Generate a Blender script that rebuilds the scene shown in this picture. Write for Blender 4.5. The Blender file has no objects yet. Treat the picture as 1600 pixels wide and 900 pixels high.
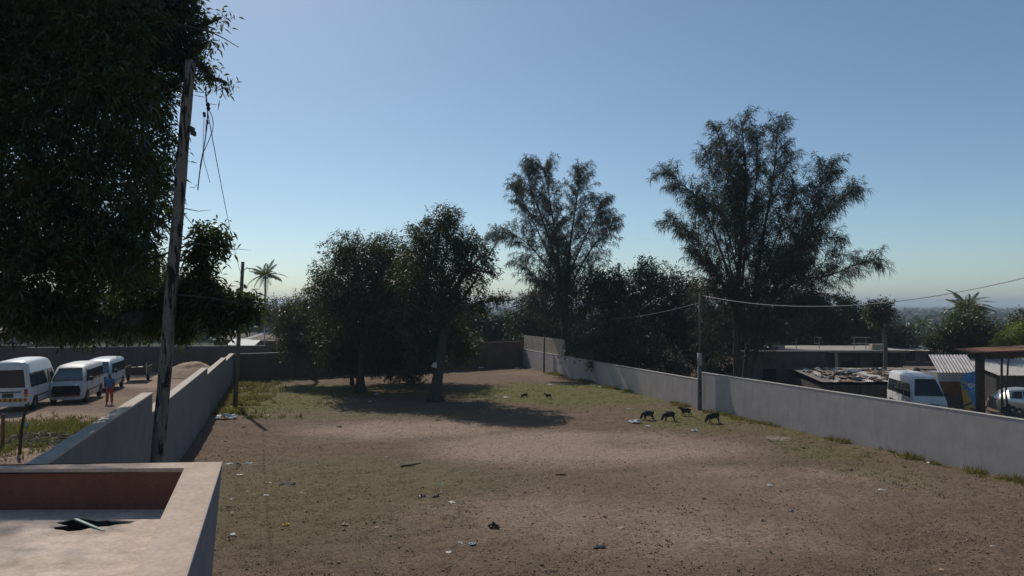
import bpy, math, random
import numpy as np
from mathutils import Vector, Matrix, Quaternion
random.seed(7); rng = np.random.default_rng(11)
sc = bpy.context.scene; C = sc.collection; R = math.radians

# ------------------------------------------------------------------ camera, sky, sun, exposure
CAM_H = 5.6; F = 1150.0; PITCH = math.atan(25 / F)
cam = bpy.data.cameras.new('camera'); cam.sensor_width = 36; cam.lens = 36 * F / 1600
cam.clip_start = .05; cam.clip_end = 9000
cam_o = bpy.data.objects.new('camera', cam); C.objects.link(cam_o)
cam_o.location = (0, 0, CAM_H); cam_o.rotation_euler = (math.pi / 2 + PITCH, 0, 0); sc.camera = cam_o
SUN_EL, SUN_AZ = 46.0, -28.0
w = bpy.data.worlds.new("World"); sc.world = w; w.use_nodes = True
nt = w.node_tree; bg = nt.nodes['Background']; sky = nt.nodes.new('ShaderNodeTexSky'); sky.sky_type = 'NISHITA'
sky.sun_disc = False; sky.sun_elevation = R(SUN_EL); sky.sun_rotation = R(SUN_AZ); sky.altitude = 0
sky.air_density = 0.75; sky.dust_density = 0.6; sky.ozone_density = 3.0
tint = nt.nodes.new('ShaderNodeMix'); tint.data_type = 'RGBA'; tint.blend_type = 'MULTIPLY'; tint.inputs[0].default_value = 1; tint.inputs[7].default_value = (.98, 1.04, .96, 1)   # white balance of the air
nt.links.new(sky.outputs[0], tint.inputs[6]); nt.links.new(tint.outputs[2], bg.inputs[0]); bg.inputs[1].default_value = 0.15
sl = bpy.data.lights.new('sun', 'SUN'); sl.energy = 4.9; sl.angle = R(.55); sl.color = (1, .93, .83)
so = bpy.data.objects.new('sun', sl); C.objects.link(so)
S = Vector((math.sin(R(SUN_AZ)) * math.cos(R(SUN_EL)), math.cos(R(SUN_AZ)) * math.cos(R(SUN_EL)), math.sin(R(SUN_EL))))
so.rotation_euler = S.to_track_quat('Z', 'Y').to_euler(); so.location = (-30, 40, 60)
vs = sc.view_settings; vs.view_transform = 'Standard'; vs.look = 'None'; vs.gamma = 1; vs.exposure = -0.62
vs.use_curve_mapping = False

# ------------------------------------------------------------------ helpers
def ray(px, py):
    u, v = (px - 800) / F, (450 - py) / F
    return Vector((u, math.cos(PITCH) - v * math.sin(PITCH), math.sin(PITCH) + v * math.cos(PITCH)))
def at(px, py, d):
    r = ray(px, py); r = r * (d / r.y); return Vector((r.x, r.y, r.z + CAM_H))
def gp(px, py, z=0.0):
    r = ray(px, py); k = (z - CAM_H) / r.z; return Vector((r.x * k, r.y * k, z))

def mat(name, col=(.5, .5, .5), rough=.8, metal=0, spec=.3):
    m = bpy.data.materials.new(name); m.use_nodes = True
    b = m.node_tree.nodes['Principled BSDF']
    b.inputs['Base Color'].default_value = (*col, 1); b.inputs['Roughness'].default_value = rough
    b.inputs['Metallic'].default_value = metal; b.inputs['Specular IOR Level'].default_value = spec
    return m
class NT:
    def __init__(s, m): s.m = m; s.t = m.node_tree; s.b = s.t.nodes['Principled BSDF']
    def n(s, ty, **kw):
        n = s.t.nodes.new(ty)
        for k, v in kw.items():
            if k in n.inputs: n.inputs[k].default_value = v
            else: setattr(n, k, v)
        return n
    def l(s, a, b): s.t.links.new(a, b)
    def coord(s, which='Object'): return s.n('ShaderNodeTexCoord').outputs[which]
    def noise(s, scale, vec=None, detail=6, rough=.6, dist=0):
        n = s.n('ShaderNodeTexNoise', Scale=scale, Detail=detail, Roughness=rough, Distortion=dist)
        if vec is not None: s.l(vec, n.inputs['Vector'])
        return n.outputs['Fac']
    def ramp(s, fac, *stops):
        r = s.n('ShaderNodeValToRGB'); e = r.color_ramp.elements
        while len(e) < len(stops): e.new(.5)
        for i, (p, c) in enumerate(stops):
            e[i].position = p; e[i].color = (*c, 1) if len(c) == 3 else c
        s.l(fac, r.inputs[0]); return r.outputs[0]
    def mix(s, fac, a, b, mode='MIX'):
        m = s.n('ShaderNodeMix', data_type='RGBA', blend_type=mode)
        for sock, v in ((m.inputs[0], fac), (m.inputs[6], a), (m.inputs[7], b)):
            if isinstance(v, (int, float)): sock.default_value = v
            elif isinstance(v, tuple): sock.default_value = (*v, 1)
            else: s.l(v, sock)
        return m.outputs[2]
    def math(s, op, a, b=0.0):
        m = s.n('ShaderNodeMath', operation=op)
        for sock, v in ((m.inputs[0], a), (m.inputs[1], b)):
            if isinstance(v, (int, float)): sock.default_value = v
            else: s.l(v, sock)
        return m.outputs[0]
    def mapping(s, vec, scale):
        m = s.n('ShaderNodeMapping'); s.l(vec, m.inputs[0]); m.inputs['Scale'].default_value = scale
        return m.outputs[0]
    def bump(s, h, strength=.4, dist=.02):
        b = s.n('ShaderNodeBump', Strength=strength, Distance=dist); s.l(h, b.inputs['Height']); s.l(b.outputs[0], s.b.inputs['Normal'])
    def color(s, c): s.l(c, s.b.inputs['Base Color'])

def rough_mat(name, c1, c2, scale=3, rough=.9, bump=.3, bdist=.01, stain=None, metal=0, spec=.25, fine=40):
    m = mat(name, c1, rough, metal, spec); k = NT(m); v = k.coord()
    a = k.noise(scale, v, 8, .65)
    col = k.mix(k.ramp(a, (.35, (0, 0, 0)), (.68, (1, 1, 1))), c1, c2)
    f = k.noise(fine, v, 4, .6)
    col = k.mix(.35, col, k.ramp(f, (.3, (.55, .55, .55)), (.7, (1.25, 1.25, 1.25))), 'MULTIPLY')
    if stain is not None:
        s_ = k.noise(1.0, k.mapping(v, (5, 5, .5)), 6, .7)
        col = k.mix(k.ramp(s_, (.52, (0, 0, 0)), (.72, (.75, .75, .75))), col, stain)
    k.color(col); k.bump(k.math('ADD', a, k.math('MULTIPLY', f, .5)), bump, bdist)
    return m
def leaf_mat(name, c1, c2, trans=(.12, .16, .02), tfac=.3, rough=.45, spec=.4):
    m = mat(name, c1, rough, 0, spec); k = NT(m)
    g = k.n('ShaderNodeNewGeometry'); r = g.outputs['Random Per Island']
    k.color(k.mix(r, c1, c2))
    t = k.n('ShaderNodeBsdfTranslucent'); t.inputs[0].default_value = (*trans, 1)
    mx = k.n('ShaderNodeMixShader'); mx.inputs[0].default_value = tfac
    k.l(k.b.outputs[0], mx.inputs[1]); k.l(t.outputs[0], mx.inputs[2])
    k.l(mx.outputs[0], k.t.nodes['Material Output'].inputs[0])
    return m

class MB:
    def __init__(s): s.v = []; s.f = []
    def box(s, c, size, M=None):
        n = len(s.v); sx, sy, sz = (x / 2 for x in size)
        for z in (-sz, sz):
            for x, y in ((-sx, -sy), (sx, -sy), (sx, sy), (-sx, sy)):
                p = Vector((x, y, z))
                if M is not None: p = M @ p
                s.v.append(tuple(p + Vector(c)))
        s.f += [tuple(n + i for i in q) for q in ((3, 2, 1, 0), (4, 5, 6, 7), (0, 1, 5, 4), (1, 2, 6, 5), (2, 3, 7, 6), (3, 0, 4, 7))]
        return s
    def prism(s, poly, z0, z1):
        n = len(s.v); k = len(poly)
        s.v += [(p[0], p[1], z0) for p in poly] + [(p[0], p[1], z1) for p in poly]
        s.f += [tuple(n + i for i in range(k))[::-1], tuple(n + k + i for i in range(k))]
        s.f += [(n + i, n + (i + 1) % k, n + k + (i + 1) % k, n + k + i) for i in range(k)]
        return s
    def hexa(s, b, t):       # 4 bottom corners, 4 top corners
        n = len(s.v); s.v += [tuple(p) for p in b] + [tuple(p) for p in t]
        s.f += [tuple(n + i for i in q) for q in ((3, 2, 1, 0), (4, 5, 6, 7), (0, 1, 5, 4), (1, 2, 6, 5), (2, 3, 7, 6), (3, 0, 4, 7))]
        return s
    def tube(s, pts, rad, n=6):
        pts = [Vector(p) for p in pts]; b0 = len(s.v); m = len(pts)
        if not hasattr(rad, '__len__'): rad = [rad] * m
        for i, p in enumerate(pts):
            d = (pts[min(i + 1, m - 1)] - pts[max(i - 1, 0)]).normalized()
            a = d.cross(Vector((0, 1, 0)) if abs(d.y) < .8 else Vector((1, 0, 0))).normalized(); b = d.cross(a)
            for j in range(n):
                t = 2 * math.pi * j / n; s.v.append(tuple(p + (a * math.cos(t) + b * math.sin(t)) * rad[i]))
        for i in range(m - 1):
            for j in range(n):
                k = (j + 1) % n; s.f.append((b0 + i * n + j, b0 + (i + 1) * n + j, b0 + (i + 1) * n + k, b0 + i * n + k))
        s.f.append(tuple(b0 + j for j in range(n))); s.f.append(tuple(b0 + (m - 1) * n + j for j in range(n))[::-1])
        return s
    def quad(s, *p):
        n = len(s.v); s.v += [tuple(q) for q in p]; s.f.append(tuple(range(n, n + len(p)))); return s
    def rings(s, rings, cap=True):
        n0 = len(s.v); k = len(rings[0])
        for r in rings: s.v += [tuple(p) for p in r]
        for i in range(len(rings) - 1):
            for j in range(k):
                q = (j + 1) % k; s.f.append((n0 + i * k + j, n0 + i * k + q, n0 + (i + 1) * k + q, n0 + (i + 1) * k + j))
        if cap:
            s.f.append(tuple(n0 + j for j in range(k))[::-1]); s.f.append(tuple(n0 + (len(rings) - 1) * k + j for j in range(k)))
        return s
    def mesh(s, name, m, smooth=False):
        me = bpy.data.meshes.new(name); me.from_pydata(s.v, [], s.f); me.validate()
        if smooth: me.shade_smooth()
        if m: me.materials.append(m)
        return me
    def build(s, name, m, parent=None, smooth=False, bevel=0):
        o = bpy.data.objects.new(name, s.mesh(name, m, smooth)); C.objects.link(o)
        if parent is not None: o.parent = parent
        if bevel:
            bv = o.modifiers.new('bevel', 'BEVEL'); bv.width = bevel; bv.segments = 2; bv.limit_method = 'ANGLE'
        return o
def np_mesh(name, V, Fq, m, parent=None, smooth=False):
    """V (n,3) float array, Fq (k,q) int array -> object"""
    me = bpy.data.meshes.new(name); me.vertices.add(len(V)); me.vertices.foreach_set('co', np.asarray(V, np.float32).ravel())
    k, q = Fq.shape; me.loops.add(k * q); me.loops.foreach_set('vertex_index', Fq.astype(np.int32).ravel())
    me.polygons.add(k); me.polygons.foreach_set('loop_start', np.arange(0, k * q, q, dtype=np.int32))
    me.update(calc_edges=True)
    if smooth: me.shade_smooth()
    if m: me.materials.append(m)
    o = bpy.data.objects.new(name, me); C.objects.link(o)
    if parent is not None: o.parent = parent
    return o
def tag(o, label=None, cat=None, group=None, kind=None):
    if label: o['label'] = label
    if cat: o['category'] = cat
    if group: o['group'] = group
    if kind: o['kind'] = kind
    return o
def thing(name, label, cat, loc=(0, 0, 0), rz=0, group=None):
    o = bpy.data.objects.new(name, None); C.objects.link(o); o.location = loc; o.rotation_euler = (0, 0, rz)
    o.empty_display_size = .2
    return tag(o, label, cat, group)
def skin(name, V, E, rad, m, parent=None, sub=2, loc=None):
    me = bpy.data.meshes.new(name); me.from_pydata([tuple(v) for v in V], E, []); me.materials.append(m)
    o = bpy.data.objects.new(name, me); C.objects.link(o)
    md = o.modifiers.new('skin', 'SKIN'); md.use_smooth_shade = True
    if not me.skin_vertices: pass
    for i, r in enumerate(rad):
        sv = me.skin_vertices[0].data[i]; sv.radius = (r, r) if not hasattr(r, '__len__') else r; sv.use_root = (i == 0)
    if sub: o.modifiers.new('sub', 'SUBSURF').levels = sub; o.modifiers['sub'].render_levels = sub
    if parent is not None: o.parent = parent
    if loc is not None: o.location = loc
    return o
def copy_tree(o, parent=None):
    c = o.copy(); C.objects.link(c); c.parent = parent
    for ch in list(o.children): copy_tree(ch, c)
    return c

def vnoise(x, y, seed=0):
    xi = np.floor(x).astype(np.int64); yi = np.floor(y).astype(np.int64); fx = x - xi; fy = y - yi
    fx = fx * fx * (3 - 2 * fx); fy = fy * fy * (3 - 2 * fy)
    def h(a, b):
        n = (a * 374761393 + b * 668265263 + seed * 974711) & 0xffffffff
        n = ((n ^ (n >> 13)) * 1274126177) & 0xffffffff
        return ((n ^ (n >> 16)) & 0xffff) / 65535.0
    return (h(xi, yi) * (1 - fx) + h(xi + 1, yi) * fx) * (1 - fy) + (h(xi, yi + 1) * (1 - fx) + h(xi + 1, yi + 1) * fx) * fy
def fbm(x, y, seed=0, o=4):
    s = 0; a = .5
    for i in range(o): s = s + a * vnoise(x, y, seed + i); x = x * 2.07 + 3.1; y = y * 2.07 + 1.7; a *= .5
    return s / (1 - .5 ** o)
def sstep(a, b, x): t = np.clip((x - a) / (b - a), 0, 1); return t * t * (3 - 2 * t)

# ------------------------------------------------------------------ ground
def left_line(d): return -11.8 - .306 * (np.asarray(d, float) - 26.2)
RB = (10.03, 39.75)
def right_line(d):
    d = np.asarray(d, float)
    return np.where(d < RB[1], RB[0] - .372 * (d - RB[1]), RB[0] - .342 * (d - RB[1]))
def gz_arr(x, y):
    lx = left_line(y) - .35 - x
    z = sstep(0, 4.5, lx) * (.5 - .42 * sstep(35, 50, y))
    rx = x - right_line(y) - .3
    z = z - sstep(.2, 5, rx) * (.5 + .7 * sstep(36, 54, y)) * sstep(16, 25, y)
    z = z - 1.1 * sstep(66, 110, y)
    z = z - 6.5 * sstep(110, 250, y)
    far = 1 - sstep(60, 75, y)
    z = z + far * ((fbm(x * .16, y * .16, 3, 3) - .5) * .12 + (fbm(x * .9, y * .9, 9, 3) - .5) * .05)
    return z
def gz(x, y): return float(gz_arr(np.array([float(x)]), np.array([float(y)]))[0])
def on(px, py):
    z = 0
    for _ in range(6): p = gp(px, py, z); z = gz(p.x, p.y)
    return p

def ell(x, y, cx, cy, rx, ry, soft=.6):
    d = np.sqrt(((x - cx) / rx) ** 2 + ((y - cy) / ry) ** 2); return 1 - sstep(1 - soft, 1 + soft, d)
def masks(x, y):
    n1 = fbm(x * .22, y * .3, 21, 4); n2 = fbm(x * .8, y * .8, 31, 3)
    field = sstep(-.3, .3, x - left_line(y)) * sstep(-.3, .3, right_line(y) - x)
    sand = np.maximum.reduce([.95 * ell(x, y, 3.0, 29, 6.0, 3.6), .75 * ell(x, y, -5.0, 33, 5, 2.6), .45 * ell(x, y, 7.5, 23, 6, 4),
                              .55 * ell(x, y, 3.2, 19, 6, 3.5), .35 * ell(x, y, 2, 58, 5, 5)])
    sand = np.clip(sand * (.35 + 1.3 * n1) + (n2 - .5) * .25, 0, 1) * field
    yard = (1 - field) * sstep(0, 1, left_line(y) - x)
    sand = np.maximum(sand, yard * np.clip(.25 + 1.2 * (n1 - .2), 0, 1) * .9)
    green = np.maximum.reduce([.9 * ell(x, y, -14, 45, 5, 7), .75 * ell(x, y, 4, 46, 9, 7), .7 * ell(x, y, 8.5, 36, 3, 6), .55 * ell(x, y, -8, 47, 8, 5),
                               .7 * ell(x, y, -18.5, 28.5, 2.6, 2.6), .6 * ell(x, y, 12, 30, 2, 8)])
    wallr = np.exp(-np.clip(right_line(y) - x, 0, 9) / .7) * field
    green = np.clip(np.maximum(green, .75 * wallr) * (.2 + 1.6 * n1) + (n2 - .55) * .3, 0, 1) * (1 - .8 * sand)
    ash = ell(x, y, 10.9, 31.0, 1.6, .5, .8) * np.clip(.2 + 1.5 * (n2 - .25), 0, 1)
    olive = np.clip(.75 * ell(x, y, -5, 21, 6, 6) + .6 * ell(x, y, 11, 25, 4, 5) + .5 * ell(x, y, -6, 37, 6, 3) + (n1 - .45) * .9, 0, 1) * (1 - .85 * sand) * field
    return sand, green, ash, olive
def steps(*segs):
    out = []
    for a, b, s in segs: out += list(np.arange(a, b - 1e-6, s))
    return np.array(out + [segs[-1][1]])
gx = steps((-4000, -200, 950), (-200, -60, 20), (-60, -21, .7), (-21, 19, .16), (19, 60, .8), (60, 200, 20), (200, 4000, 950))
gy = steps((-60, 8, 6), (8, 13, .5), (13, 36, .14), (36, 66, .28), (66, 130, 2), (130, 300, 20), (300, 6000, 950))
X, Y = np.meshgrid(gx, gy); x = X.ravel(); y = Y.ravel()
z = gz_arr(x, y)
sand, green, ash, olive = masks(x, y)
fine = (y > 8) & (y < 66) & (x > -21) & (x < 19)
z = z + fine * ((fbm(x * 3.1, y * 3.1, 41, 3) - .5) * .10 * (1 - .4 * sand) + (vnoise(x * 7, y * 7, 51) - .5) * .045 + (vnoise(x * 15, y * 15, 53) - .5) * .02)
nx, ny = len(gx), len(gy); idx = np.arange(nx * ny).reshape(ny, nx)
Fq = np.stack([idx[:-1, :-1], idx[:-1, 1:], idx[1:, 1:], idx[1:, :-1]], -1).reshape(-1, 4)
m = mat('dirt_ground', (.3, .2, .14), .95, 0, .15); k = NT(m)
a1 = k.n('ShaderNodeAttribute', attribute_name='mask'); sep = k.n('ShaderNodeSeparateColor'); k.l(a1.outputs['Color'], sep.inputs[0])
a2 = k.n('ShaderNodeAttribute', attribute_name='mask2'); sep2 = k.n('ShaderNodeSeparateColor'); k.l(a2.outputs['Color'], sep2.inputs[0])
v = k.mapping(k.coord(), (1, 1.5, 1))
big = k.noise(.5, v, 8, .65); med = k.noise(4, v, 8, .7); fin = k.noise(22, v, 5, .65); fin2 = k.noise(60, v, 3, .6)
base = k.ramp(big, (.3, (.20, .137, .096)), (.5, (.245, .172, .122)), (.72, (.31, .222, .16)))
col = k.mix(k.ramp(med, (.4, (0, 0, 0)), (.6, (1, 1, 1))), base, k.mix(.75, base, (.15, .105, .075)))
def thr(maskv, nz, lo, hi):
    return k.ramp(k.math('ADD', maskv, k.math('MULTIPLY', k.math('SUBTRACT', nz, .5), 1.3)), (lo, (0, 0, 0)), (hi, (1, 1, 1)))
col = k.mix(thr(sep2.outputs[0], med, .25, .75), col, k.mix(med, (.15, .125, .07), (.245, .2, .115)))
col = k.mix(thr(sep.outputs[0], med, .25, .8), col, k.mix(fin, (.35, .25, .185), (.47, .345, .265)))
col = k.mix(thr(sep.outputs[1], fin, .3, .75), col, k.mix(med, (.12, .125, .04), (.22, .2, .075)))
col = k.mix(thr(sep.outputs[2], med, .35, .9), col, (.4, .36, .33))
col = k.mix(sep2.outputs[1], col, k.mix(big, (.03, .045, .02), (.06, .07, .03)))
m9 = k.noise(9, v, 6, .7)
col = k.mix(.8, col, k.ramp(m9, (.36, (.5, .48, .46)), (.5, (1, 1, 1)), (.66, (1.22, 1.2, 1.18))), 'MULTIPLY')
spk = k.ramp(fin, (.32, (.38, .36, .34)), (.47, (.9, .9, .9)), (.58, (1, 1, 1)), (.72, (1.3, 1.28, 1.24)))
col = k.mix(.9, col, spk, 'MULTIPLY')
col = k.mix(.5, col, k.ramp(fin2, (.3, (.6, .6, .6)), (.7, (1.3, 1.3, 1.3))), 'MULTIPLY')
k.color(col); k.bump(k.math('ADD', k.math('MULTIPLY', fin, 1.0), k.math('ADD', k.math('MULTIPLY', med, 1.5), k.math('MULTIPLY', fin2, .4))), .9, .05)
ground = np_mesh('ground', np.stack([x, y, z], -1), Fq, m, smooth=True); tag(ground, kind='structure')
for nm, chans in (('mask', (sand, green, ash)), ('mask2', (olive, sstep(85, 130, y), olive * 0))):
    ca = ground.data.color_attributes.new(nm, 'FLOAT_COLOR', 'POINT')
    ca.data.foreach_set('color', np.stack([*chans, np.ones_like(sand)], -1).astype(np.float32).ravel())

# ------------------------------------------------------------------ materials
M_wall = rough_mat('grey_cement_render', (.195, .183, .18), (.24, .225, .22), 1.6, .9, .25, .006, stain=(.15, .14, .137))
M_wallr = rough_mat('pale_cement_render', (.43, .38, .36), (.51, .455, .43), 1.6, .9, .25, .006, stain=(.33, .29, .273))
M_cap = rough_mat('sandy_coping', (.48, .42, .35), (.58, .51, .43), 4, .9, .3, .006)
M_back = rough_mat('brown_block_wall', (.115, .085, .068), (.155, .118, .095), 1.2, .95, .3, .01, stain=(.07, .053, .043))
M_beige = rough_mat('beige_cement', (.34, .29, .22), (.42, .36, .28), 1.6, .9, .25, .006, stain=(.24, .2, .16))
M_wood = rough_mat('weathered_pole_wood', (.16, .135, .115), (.25, .21, .18), 2.5, .9, .6, .015, stain=(.025, .021, .019), fine=25)
k = NT(M_wood); old_ = k.b.inputs['Base Color'].links[0].from_socket
bl_ = k.noise(1.0, k.mapping(k.coord(), (7, 7, 1.6)), 5, .65, .5); k.color(k.mix(k.ramp(bl_, (.51, (0, 0, 0)), (.58, (1, 1, 1))), old_, (.018, .015, .014)))
M_wood2 = rough_mat('dark_pole_wood', (.10, .085, .07), (.16, .135, .11), 3, .9, .4, .01)
M_conc = rough_mat('pole_concrete', (.30, .29, .28), (.36, .35, .335), 3, .9, .2, .005)
M_bark = rough_mat('dark_bark', (.055, .043, .034), (.095, .075, .06), 5, .95, .7, .03)
M_barkg = rough_mat('grey_bark', (.12, .1, .085), (.19, .165, .14), 5, .95, .7, .03)
M_black = mat('black_wire', (.015, .015, .016), .6)
M_iron = rough_mat('dark_iron', (.045, .04, .036), (.09, .06, .04), 6, .7, .2, .003, metal=.3)
M_rust = rough_mat('rusty_metal', (.16, .07, .04), (.24, .12, .07), 5, .85, .3, .004, metal=.1)
M_mango = leaf_mat('mango_leaves', (0.0154, 0.0294, 0.0098), (0.035, 0.0525, 0.014), (0.112, 0.14, 0.014), .28, .42, .45)
M_leaf = leaf_mat('tree_leaves', (0.0155, 0.0279, 0.0093), (0.0341, 0.0496, 0.01364), (0.0806, 0.1054, 0.0124), .25, .45, .4)
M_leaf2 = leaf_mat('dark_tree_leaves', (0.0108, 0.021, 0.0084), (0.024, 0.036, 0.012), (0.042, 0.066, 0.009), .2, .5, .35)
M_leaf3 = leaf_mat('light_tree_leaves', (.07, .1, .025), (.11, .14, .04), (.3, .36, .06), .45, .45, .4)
M_needle = leaf_mat('casuarina_needles', (0.0217, 0.031, 0.0155), (0.0403, 0.0496, 0.0248), (0.062, 0.0744, 0.0248), .2, .6, .2)
M_palm = leaf_mat('palm_leaves', (.05, .075, .025), (.09, .11, .04), (.15, .18, .03), .25, .4, .45)
M_grass = leaf_mat('field_grass', (.10, .095, .04), (.21, .175, .085), (.2, .2, .04), .35, .8, .1)
M_dry = leaf_mat('dry_litter', (.14, .1, .065), (.34, .25, .16), (.16, .11, .05), .25, .9, .1)

# ------------------------------------------------------------------ foreground flat roof with parapet
zt, zf = 4.255, 3.92
def tp(px, py): return gp(px, py, zt)
oc = tp(347, 721); orr = tp(291, 900); il = tp(287.5, 731); ir = tp(208, 900); bl = tp(0, 727); bil = tp(0, 732.5)
def ext(a, b, t): return a + (b - a) * t
e_out = ext(oc, orr, 2.0); e_in = ext(il, ir, 2.04); e_bl = ext(oc, bl, 3.6); e_bil = ext(il, bil, 4.3); e_bil.x = e_bl.x
bld = thing('flat_roof_building', 'low building with pinkish flat concrete roof and a red-brown parapet', 'building', (oc.x, oc.y, 0))
org = Vector((oc.x, oc.y, 0))
M_par = rough_mat('pink_parapet_top', (.44, .325, .255), (.55, .425, .34), 3, .85, .3, .004, fine=30)
M_inner = rough_mat('red_brown_paint', (.16, .06, .045), (.21, .085, .065), 2, .85, .2, .004)
M_outer = rough_mat('grey_blue_render', (.20, .19, .20), (.25, .24, .245), 2, .9, .2, .004)
m = mat('stained_roof_concrete', (.4, .3, .24), .9, 0, .2); k = NT(m); v = k.coord()
a = k.noise(1.3, k.mapping(v, (1, 2.2, 1)), 9, .7, .6); b = k.noise(7, v, 6, .7); c2 = k.noise(45, v, 4, .6)
col = k.ramp(a, (.3, (.40, .31, .235)), (.45, (.58, .455, .36)), (.6, (.68, .545, .45)), (.75, (.54, .47, .37)))
col = k.mix(.6, col, k.ramp(b, (.3, (.55, .53, .5)), (.55, (1, 1, 1)), (.8, (1.15, 1.1, 1.05))), 'MULTIPLY')
col = k.mix(.5, col, k.ramp(c2, (.3, (.7, .7, .7)), (.65, (1.15, 1.15, 1.15))), 'MULTIPLY')
k.color(col); k.bump(k.math('ADD', a, k.math('MULTIPLY', b, .5)), .5, .02); M_floor = m
def L(p, z): return (p.x - org.x, p.y - org.y, z)
bat = Vector((-.08, 0, 0))
CAPT = .035
# masonry below the coping
MB().hexa([L(il + bat * .3, zf - .9), L(e_in + bat * .3, zf - .9), L(e_out + bat * 1.27, zf - .9), L(oc + bat * 1.27, zf - .9)],
          [L(il, zt - CAPT), L(e_in, zt - CAPT), L(e_out, zt - CAPT), L(oc, zt - CAPT)]).build('side_parapet', M_outer, bld)
MB().hexa([L(e_bl, zf - .9), L(e_bil, zf - .9), L(il, zf - .9), L(ext(oc, il, .5), zf - .9)],
          [L(e_bl, zt - CAPT), L(e_bil, zt - CAPT), L(il, zt - CAPT), L(ext(oc, il, .5), zt - CAPT)]).build('rear_parapet', M_inner, bld)
o = MB().hexa([L(il, zt - CAPT), L(e_in, zt - CAPT), L(e_out, zt - CAPT), L(oc, zt - CAPT)],
              [L(il, zt), L(e_in, zt), L(e_out, zt), L(oc, zt)]).build('coping', M_par, bld, bevel=.006)
o = MB().hexa([L(e_bl, zt - CAPT), L(e_bil, zt - CAPT), L(il, zt - CAPT), L(oc, zt - CAPT)],
              [L(e_bl, zt - .001), L(e_bil, zt - .001), L(il, zt - .001), L(oc, zt - .001)]).build('coping', M_par, bld, bevel=.006)
oo = oc + bat * 1.27 + Vector((-.004, -.004, 0)); ee = e_out + bat * 1.27 + Vector((-.004, 0, 0))
MB().hexa([L(e_bl, -.3), L(Vector((e_bl.x, e_out.y, 0)), -.3), L(ee, -.3), L(oo, -.3)],
          [L(e_bl, zf - .85), L(Vector((e_bl.x, e_out.y, 0)), zf - .85), L(ee, zf - .85), L(oo, zf - .85)]).build('wall', M_outer, bld)
# white chipped edge along the coping
edge = MB()
for i in range(11):
    t0 = i / 11 * 2; t1 = t0 + 2 / 11 * .998
    p, q = ext(oc, orr, t0), ext(oc, orr, t1); wd = .006
    edge.hexa([L(p, zt - .012), L(q, zt - .012), L(q + Vector((wd, 0, 0)), zt - .012), L(p + Vector((wd, 0, 0)), zt - .012)],
              [L(p, zt + .002), L(q, zt + .002), L(q + Vector((wd * .6, 0, 0)), zt + .002), L(p + Vector((wd * .6, 0, 0)), zt + .002)])
edge.build('worn_edge', rough_mat('chipped_white_edge', (.5, .45, .42), (.6, .56, .53), 9, .9), bld)['kind'] = 'stuff'
# roof deck, a slab with a broken hole in it
hc = gp(138, 818, zf)
hole = []
for i in range(22):
    t = 2 * math.pi * i / 22; r = 1 + .28 * math.sin(3 * t + 1) + .16 * math.sin(7 * t)
    hole.append((hc.x +   .25 * r * math.cos(t), hc.y + .13 * r * math.sin(t)))
outer = []
bx0, bx1, by0, by1 = e_bl.x + .05, il.x + 9, e_in.y, il.y + .05
for i in range(22):
    t = 2 * math.pi * i / 22; cx_, sy_ = math.cos(t), math.sin(t)
    tx = ((bx1 if cx_ > 0 else bx0) - hc.x) / cx_ if abs(cx_) > 1e-6 else 1e9
    ty = ((by1 if sy_ > 0 else by0) - hc.y) / sy_ if abs(sy_) > 1e-6 else 1e9
    q = min(abs(tx), abs(ty))
    # stop under the slanting side parapet
    A_ = il + Vector((.1, 0, 0)); B_ = ir + Vector((.1, 0, 0)); ex_, ey_ = B_.x - A_.x, B_.y - A_.y; den = cx_ * ey_ - sy_ * ex_
    if abs(den) > 1e-6:
        tt_ = ((A_.x - hc.x) * ey_ - (A_.y - hc.y) * ex_) / den
        if tt_ > 0: q = min(q, tt_)
    outer.append((hc.x + cx_ * q, hc.y + sy_ * q))
deck = MB(); RN = 12; vs_ = []
for r in range(RN + 1):
    t = (r / RN) ** 2
    for i in range(22):
        hx, hy = hole[i]; ox, oy = outer[i]
        px_, py_ = hx + (ox - hx) * t, hy + (oy - hy) * t
        deck.v.append((px_ - org.x, py_ - org.y, zf + (.012 * (fbm(np.array([px_ * 2.]), np.array([py_ * 2.]), 5)[0] - .5) if 0 < r else -.01)))
for r in range(RN):
    for i in range(22):
        j = (i + 1) % 22; deck.f.append((r * 22 + i, (r + 1) * 22 + i, (r + 1) * 22 + j, r * 22 + j))
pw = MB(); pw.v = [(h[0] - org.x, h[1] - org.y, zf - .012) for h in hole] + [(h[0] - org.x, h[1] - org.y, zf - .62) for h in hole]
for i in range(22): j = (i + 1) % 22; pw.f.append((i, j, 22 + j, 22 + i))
pw.build('pit_side', rough_mat('painted_shade_pit_side', (.03, .026, .022), (.07, .055, .045), 8), bld)  # near-black colour stands in for the shade on the hole's inner sides
dk = deck.build('roof_deck', M_floor, bld)
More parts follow.
